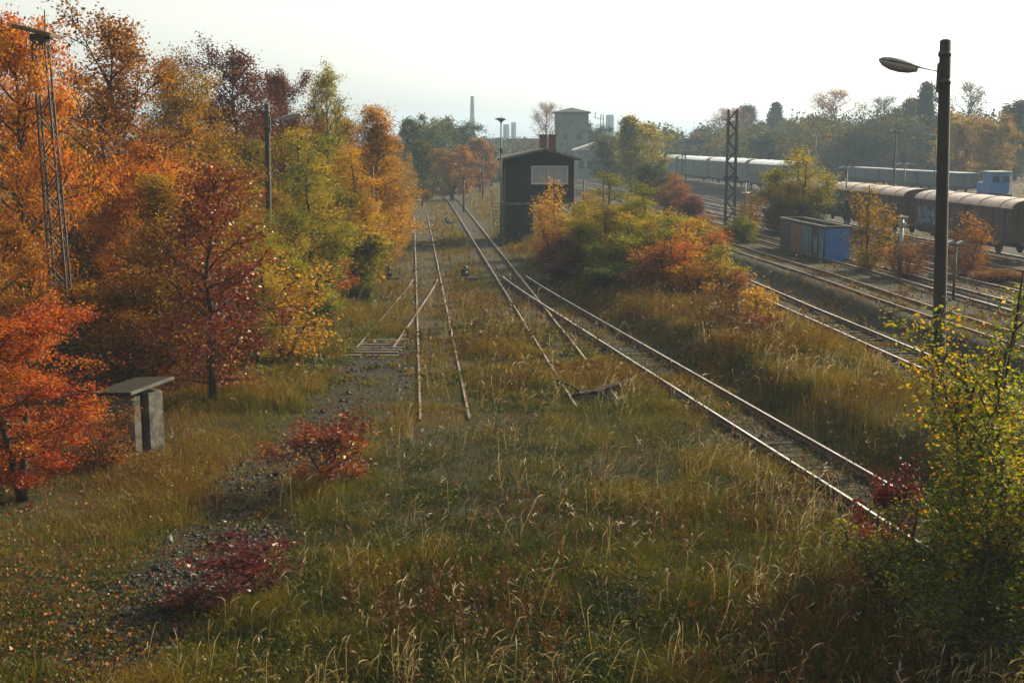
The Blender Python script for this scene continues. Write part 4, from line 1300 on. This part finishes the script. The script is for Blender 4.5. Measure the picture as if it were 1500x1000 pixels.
# ------------------------------------------------------------------ rail vehicles
def wagon(name, xp, y0, y1, z0, label, body, roof, group, h=4.0, wid=2.8, slats=True, graff=None, flat=False, ribs=9):
    """covered two axle wagon; y0 nearer end, y1 farther end"""
    ym = (y0 + y1) / 2; x = XY(xp, ym); Lw = (y1 - y0) * .955
    t = empty(name, (x, ym, tz(x, ym) + z0), RZ, label, 'wagon', group)
    zb, zt = 1.15, h - (.12 if flat else .62)
    mb = MB().box((0, 0, (zb + zt) / 2), (wid, Lw, zt - zb))
    for k in range(ribs):
        yy = -Lw / 2 + Lw * (k + .5) / ribs
        for s in (-1, 1): mb.box((s * (wid / 2 + .025), yy, (zb + zt) / 2), (.055, .09, zt - zb - .04))
    for xx in (-.9, -.3, .3, .9): mb.box((xx, -Lw / 2 - .03, (zb + zt) / 2), (.09, .065, zt - zb - .04))
    mb.build('body', M[body], t)
    if not flat:
        arc = [(-wid / 2 - .06, zt + .003)] + [(-(wid / 2 + .06) * math.cos(PI * k / 14), zt + .003 + .62 * math.sin(PI * k / 14) ** .9) for k in range(1, 14)] + [(wid / 2 + .06, zt + .003)]
        r = MB().prism(arc, -Lw / 2 - .12, Lw / 2 + .12)
        rf = r.build('roof', M[roof], t)
        en = MB().prism([(u * .97, zt + .01 + (v - zt) * .93) for u, v in arc], -Lw / 2 - .16, -Lw / 2 - .121)
        en.build('end_gable', M[body], t)
        for k in range(5):
            rb = MB()
            yy = -Lw / 2 + Lw * (k + .5) / 5
            pv = [((wid / 2 + .075) * -math.cos(PI * j / 14), yy, zt + .02 + .62 * max(0, math.sin(PI * j / 14)) ** .9) for j in range(15)]
            rb.tube(pv, .03, 4, cap=False)
            rb.build('roof_seam', M[roof], rf)
    else:
        MB().box((0, 0, zt + .05), (wid + .1, Lw + .1, .1)).build('roof', M[roof], t)
    for s in (-1, 1):
        d = MB().box((s * (wid / 2 + .075), 0, (zb + zt) / 2), (.05, 2.2, zt - zb - .1), bev=.01)
        d.box((s * (wid / 2 + .11), 0, zt - .12), (.06, 3.2, .07))
        dr = d.build('door', M[body], t)
        MB().tube([(s * (wid / 2 + .14), .8, 1.6), (s * (wid / 2 + .14), .8, 2.4)], .025, 5).build('handle', M['steel_light'], dr)
    MB().box((0, 0, 1.0), (wid - .5, Lw, .28)).box((0, 0, .72), (1.6, Lw * .5, .2)).build('underframe', M['black'], t)
    for yy in (-Lw * .32, Lw * .32):
        for s in (-1, 1):
            wh = MB().lathe([(.12, -.08), (.42, -.07), (.5, -.05), (.5, .02), (.47, .06), (.12, .08)], n=18, axis='x').build('wheel', M['steel_rust'], t)
            wh.location = (s * .75, yy, .73)
            MB().box((s * 1.05, yy, .8), (.16, .9, .3), bev=.03).build('axle_box', M['black'], t)
    for e in (-1, 1):
        for s in (-1, 1):
            MB().lathe([(.09, -.3), (.09, .2), (.2, .22), (.2, .28)], n=10).build('buffer', M['black'], t).matrix_local = Matrix.Translation((s * .87, e * (Lw / 2 + .3), 1.05)) @ Matrix.Rotation(-e * PI / 2, 4, 'X')
    if graff:
        g = MB(); rr = random.Random(graff)
        yy = -Lw * .28 + 5.5
        for k in range(7):
            yk = Lw * .5 - 1.0 - k * .55
            x_ = -(wid / 2 + .12)
            for j in range(2):
                p = [Vector((x_ - .01 * k, yk + rr.uniform(-.25, .25), 1.4 + rr.uniform(0, .3))), Vector((x_ - .01 * k, yk + rr.uniform(-.4, .4), 2.0 + rr.uniform(-.2, .2))), Vector((x_ - .01 * k, yk + rr.uniform(-.25, .25), 2.7 + rr.uniform(-.2, .2)))]
                g.tube(p, .055 + .03 * rr.random(), 5)
        g.build('graffiti', M['graffiti'], t)
    return t


BW = 'brown covered wagons parked in the yard'
wagon('covered_wagon', 40.6, 80.5, 96.8, .22, 'nearer brown covered wagon with a pale rounded roof and graffiti, right of the lamp post', 'brown', 'roofbrown', BW, graff=3)
wagon('covered_wagon', 40.6, 98.5, 116.5, .22, 'farther brown covered wagon behind the golden orange shrub', 'brown', 'roofbrown', BW, graff=8)
wagon('covered_wagon', 40.6, 118.2, 135, .22, 'brown wagon half hidden behind the yellow olive tree', 'brown', 'roofbrown', BW)
WW = 'pale roofed wagons far in the yard'
wagon('covered_wagon', 52, 164, 187, .35, 'nearest pale roofed wagon with blue patches, right of the dark lattice mast', 'wagongrey', 'roofwhite', WW, h=4.5, graff=5)
wagon('covered_wagon', 52, 188.5, 212, .35, 'middle pale roofed wagon directly behind the dark lattice mast', 'wagongrey', 'roofwhite', WW, h=4.5)
wagon('covered_wagon', 52, 213.5, 237, .35, 'third pale roofed wagon left of the dark lattice mast', 'wagongrey', 'roofwhite', WW, h=4.5)
wagon('covered_wagon', 52, 238.5, 262, .35, 'farthest pale roofed wagon fading behind brown bushes', 'wagongrey', 'roofwhite', WW, h=4.5)
BG = 'dark flat topped wagons behind the brown ones'
for k, (a, b_, lb) in enumerate(((169, 183, 'dark blue grey flat wagon, right end of the far train'), (184, 198, 'dark blue grey flat wagon in the middle of the far train'), (199, 213, 'dark blue grey flat wagon at the left end of the far train'))):
    wagon('box_wagon', 76, a, b_, .25, lb, 'bluegrey', 'steel_light', BG, h=3.0, flat=True)

# blue locomotive cab
q = P(1459, 275, 150)
t = empty('shunting_locomotive', (q.x, 150, tz(q.x, 150)), RZ, 'small bright blue locomotive with a pale cab roof', 'locomotive')
MB().box((0, 0, 2.5), (2.3, 2.4, 2.5), bev=.06).build('cab', M['blue'], t)
MB().box((0, 2.4, 1.85), (1.5, 2.4, 1.3), bev=.06).build('hood', M['blue'], t)
MB().box((0, 0, 3.83), (2.6, 2.8, .16), bev=.05).build('cab_roof', M['white'], t)
for s in (-.6, .6): MB().box((s, -1.215, 2.95), (.8, .03, .75)).build('window', M['glass_dark'], t)
MB().box((0, 1.6, 1.0), (2.2, 7.2, .4), bev=.03).build('underframe', M['black'], t)
for yy in (-.2, 3.6):
    for s in (-.75, .75):
        MB().lathe([(.1, -.07), (.5, -.06), (.5, .06), (.1, .07)], (s, yy, .55), 14, axis='x').build('wheel', M['steel_rust'], t)

# ------------------------------------------------------------------ graffiti shed between the tracks
q = G(1207, 394)
t = empty('graffiti_container', (q.x, q.y, tz(q.x, q.y) - .05), RZ, 'long low open topped container in rust and teal with a bright blue end', 'container')
h = 2.35; Wd = 1.75; Ld = 10.2
MB().box((.05, Ld / 2, h / 2), (.1, Ld, h)).box((Wd - .05, Ld / 2, h / 2), (.1, Ld, h)).box((Wd / 2, .05, h / 2), (Wd - .2, .1, h)).box((Wd / 2, Ld - .05, h / 2), (Wd - .2, .1, h)).build('wall', M['hoard'], t)
MB().box((Wd / 2, Ld / 2, .3), (Wd - .22, Ld - .22, .5)).build('floor', M['hoard'], t)
MB().box((Wd / 2, -.02, h / 2 - .02), (Wd - .02, .04, h - .06)).build('end_wall', M['blue'], t, label='bright blue end wall')
yk = 0.1
for wdt, mt in ((1.1, 'teal'), (1.5, 'hoard'), (2.3, 'teal'), (1.0, 'rustpanel'), (1.6, 'rustpanel'), (2.3, 'hoard')):
    MB().box((-.02, yk + wdt / 2, h / 2 - .05), (.04, wdt - .06, h - .25)).build('side_panel', M[mt], t)
    yk += wdt
MB().box((.02, Ld / 2, h + .05), (.2, Ld + .2, .1)).box((Wd - .02, Ld / 2, h + .05), (.2, Ld + .2, .1)).box((Wd / 2, .0, h + .05), (Wd - .24, .2, .1)).box((Wd / 2, Ld, h + .05), (Wd - .24, .2, .1)).build('rim', M['steel_rust'], t)
g = MB(); rr = random.Random(4)
for k in range(9):
    yy = .5 + k * .42
    g.tube([(-.055, yy + rr.uniform(-.2, .2), .5), (-.06, yy + rr.uniform(-.3, .3), 1.0), (-.055, yy + rr.uniform(-.2, .2), 1.6)], .05, 5)
g.build('graffiti', M['graffiti'], t)

# ------------------------------------------------------------------ far buildings
def mkbox(mb, x0, x1, y0, y1, z0, z1): return mb.box(((x0 + x1) / 2, (y0 + y1) / 2, (z0 + z1) / 2), (x1 - x0, y1 - y0, z1 - z0))


D = 290
l, r_ = P(814, 200, D), P(862, 200, D)
wd = r_.x - l.x; zt = P(838, 166, D).z
t = empty('concrete_tower', (l.x, D, 0), 0, 'square pale green grey tower with a low pyramid roof', 'tower')
mkbox(MB(), 0, wd, 0, wd, 0, zt).build('wall', M['tower'], t)
MB().add([(-.5, -.5, zt + .02), (wd + .5, -.5, zt + .02), (wd + .5, wd + .5, zt + .02), (-.5, wd + .5, zt + .02), (-.5, -.5, zt + .3), (wd + .5, -.5, zt + .3), (wd + .5, wd + .5, zt + .3), (-.5, wd + .5, zt + .3), (wd / 2, wd / 2, zt + 1.4)],
         [(3, 2, 1, 0), (0, 1, 5, 4), (1, 2, 6, 5), (2, 3, 7, 6), (3, 0, 4, 7), (4, 5, 8), (5, 6, 8), (6, 7, 8), (7, 4, 8)]).build('roof', M['roof_dark'], t)
for zz in (5.5, 9.5):
    MB().box((wd * .3, -.03, zz), (.9, .08, 1.3)).build('window', M['glass_dark'], t)
    MB().box((wd * .7, -.03, zz), (.9, .08, 1.3)).build('window', M['glass_dark'], t)
D = 270
l, r_ = P(845, 220, D), P(895, 220, D); wd = r_.x - l.x
t = empty('industrial_hall', (l.x, D, 0), 0, 'low grey hall with a pale sloping roof at the foot of the tower', 'hall')
mkbox(MB(), 0, wd, 0, 14, 0, 6.6).build('wall', M['wagongrey'], t)
MB().prism([(-.6, 6.45), (wd + .6, 6.75), (wd + .6, 6.95), (wd * .6, 8.3), (-.6, 6.65)], -.6, 14.6).build('roof', M['pale'], t)
for k in range(4): MB().box((1 + k * wd / 4, -.03, 3.4), (1.1, .08, 1.6)).build('window', M['glass_dark'], t)
D = 370
l, r_ = P(715, 205, D), P(806, 205, D); wd = r_.x - l.x
t = empty('long_hall', (l.x, D, 0), 0, 'long flat hall with a dark roof band left of the tower', 'hall')
mkbox(MB(), 0, wd, 0, 16, 0, 7.2).build('wall', M['pale'], t)
mkbox(MB(), -.8, wd + .8, -.8, 16.8, 7.22, 9.3).build('roof', M['bluegrey'], t)
for k in range(6): MB().box((wd * (k + .5) / 6, -.03, 5.0), (1.6, .08, 1.8)).build('window', M['glass_dark'], t)
D = 330
l, r_ = P(950, 205, D), P(1030, 205, D); wd = r_.x - l.x
t = empty('flat_roofed_hall', (l.x, D, 0), 0, 'low hall with a dark flat roof behind the farthest pale wagon', 'hall')
mkbox(MB(), 0, wd, 0, 16, 0, 7.0).build('wall', M['wagongrey'], t)
mkbox(MB(), -1.5, wd + 1.5, -1.5, 17, 7.02, 7.9).build('roof', M['bluegrey'], t)
for k in range(5): MB().box((wd * (k + .5) / 5, -.03, 4.2), (1.8, .08, 1.8)).build('window', M['glass_dark'], t)


def tower_block(px0, px1, yt, D, label, mat='pale'):
    l, r_ = P(px0, 195, D), P(px1, 195, D); wd = r_.x - l.x; zt = P(px0, yt, D).z
    t = empty('tower_block', (l.x, D, 0), 0, label, 'tower block', 'pale far tower blocks')
    mkbox(MB(), 0, wd, 0, 10, 0, zt).build('wall', M[mat], t)
    mkbox(MB(), .2, wd - .2, 1, 9, zt + .01, zt + .6).build('roof', M['wagongrey'], t)
    k = 1.2
    while k < wd - .8:
        MB().box((k, -.04, zt / 2), (.8, .1, zt - 1.5)).build('window_strip', M['wagongrey'], t)
        k += 2.2


tower_block(737, 746, 184, 700, 'left pale tower block beyond the long hall')
tower_block(748.5, 756, 181, 720, 'right pale tower block beyond the long hall, slightly taller')
tower_block(889, 899, 170, 680, 'lone pale blue tower block right of the concrete tower')
D = 800
q = P(692, 195, D); zt = P(692, 141, D).z
t = empty('factory_chimney', (q.x, D, 0), 0, 'tall thin tapering factory chimney on the skyline', 'chimney')
MB().lathe([(2.5, 0), (1.7, zt * .5), (1.1, zt - .5), (1.2, zt - .4), (1.2, zt)], n=16).build('shaft', M['wagongrey'], t)
MB().lathe([(1.35, zt * .8), (1.35, zt * .8 + .6)], n=16).build('ring', M['steel'], t)

# ------------------------------------------------------------------ overhead line across the yard
q0, q1 = P(1195, 216, 130), P(1500, 130, 70)
wz = MB()
n_ = 16
wz.tube([q0.lerp(q1, k / n_) + Vector((0, 0, -1.1 * math.sin(PI * k / n_))) for k in range(n_ + 1)], .018, 4)
tag(wz.build('overhead_wire', M['black']), 'thin overhead wire slanting across the hazy trees behind the lamp post', 'wire')

# ------------------------------------------------------------------ air
hm = bpy.data.materials.new('haze'); hm.use_nodes = True
n = hm.node_tree; n.nodes.clear()
out = n.nodes.new('ShaderNodeOutputMaterial'); pv = n.nodes.new('ShaderNodeVolumePrincipled')
pv.inputs['Color'].default_value = (.56, .76, 1.0, 1)
pv.inputs['Density'].default_value = .00038
pv.inputs['Anisotropy'].default_value = .1
n.links.new(pv.outputs[0], out.inputs['Volume'])
hz = MB().box((0, 1165, 24.5), (4960, 2650, 51)).build('haze', hm)
tag(hz, 'pale blue haze filling the air over the yard', 'haze', None, 'stuff')
print('LEAF FACES', {k: len(s['crown'].polygons) for k, s in SPEC.items()})
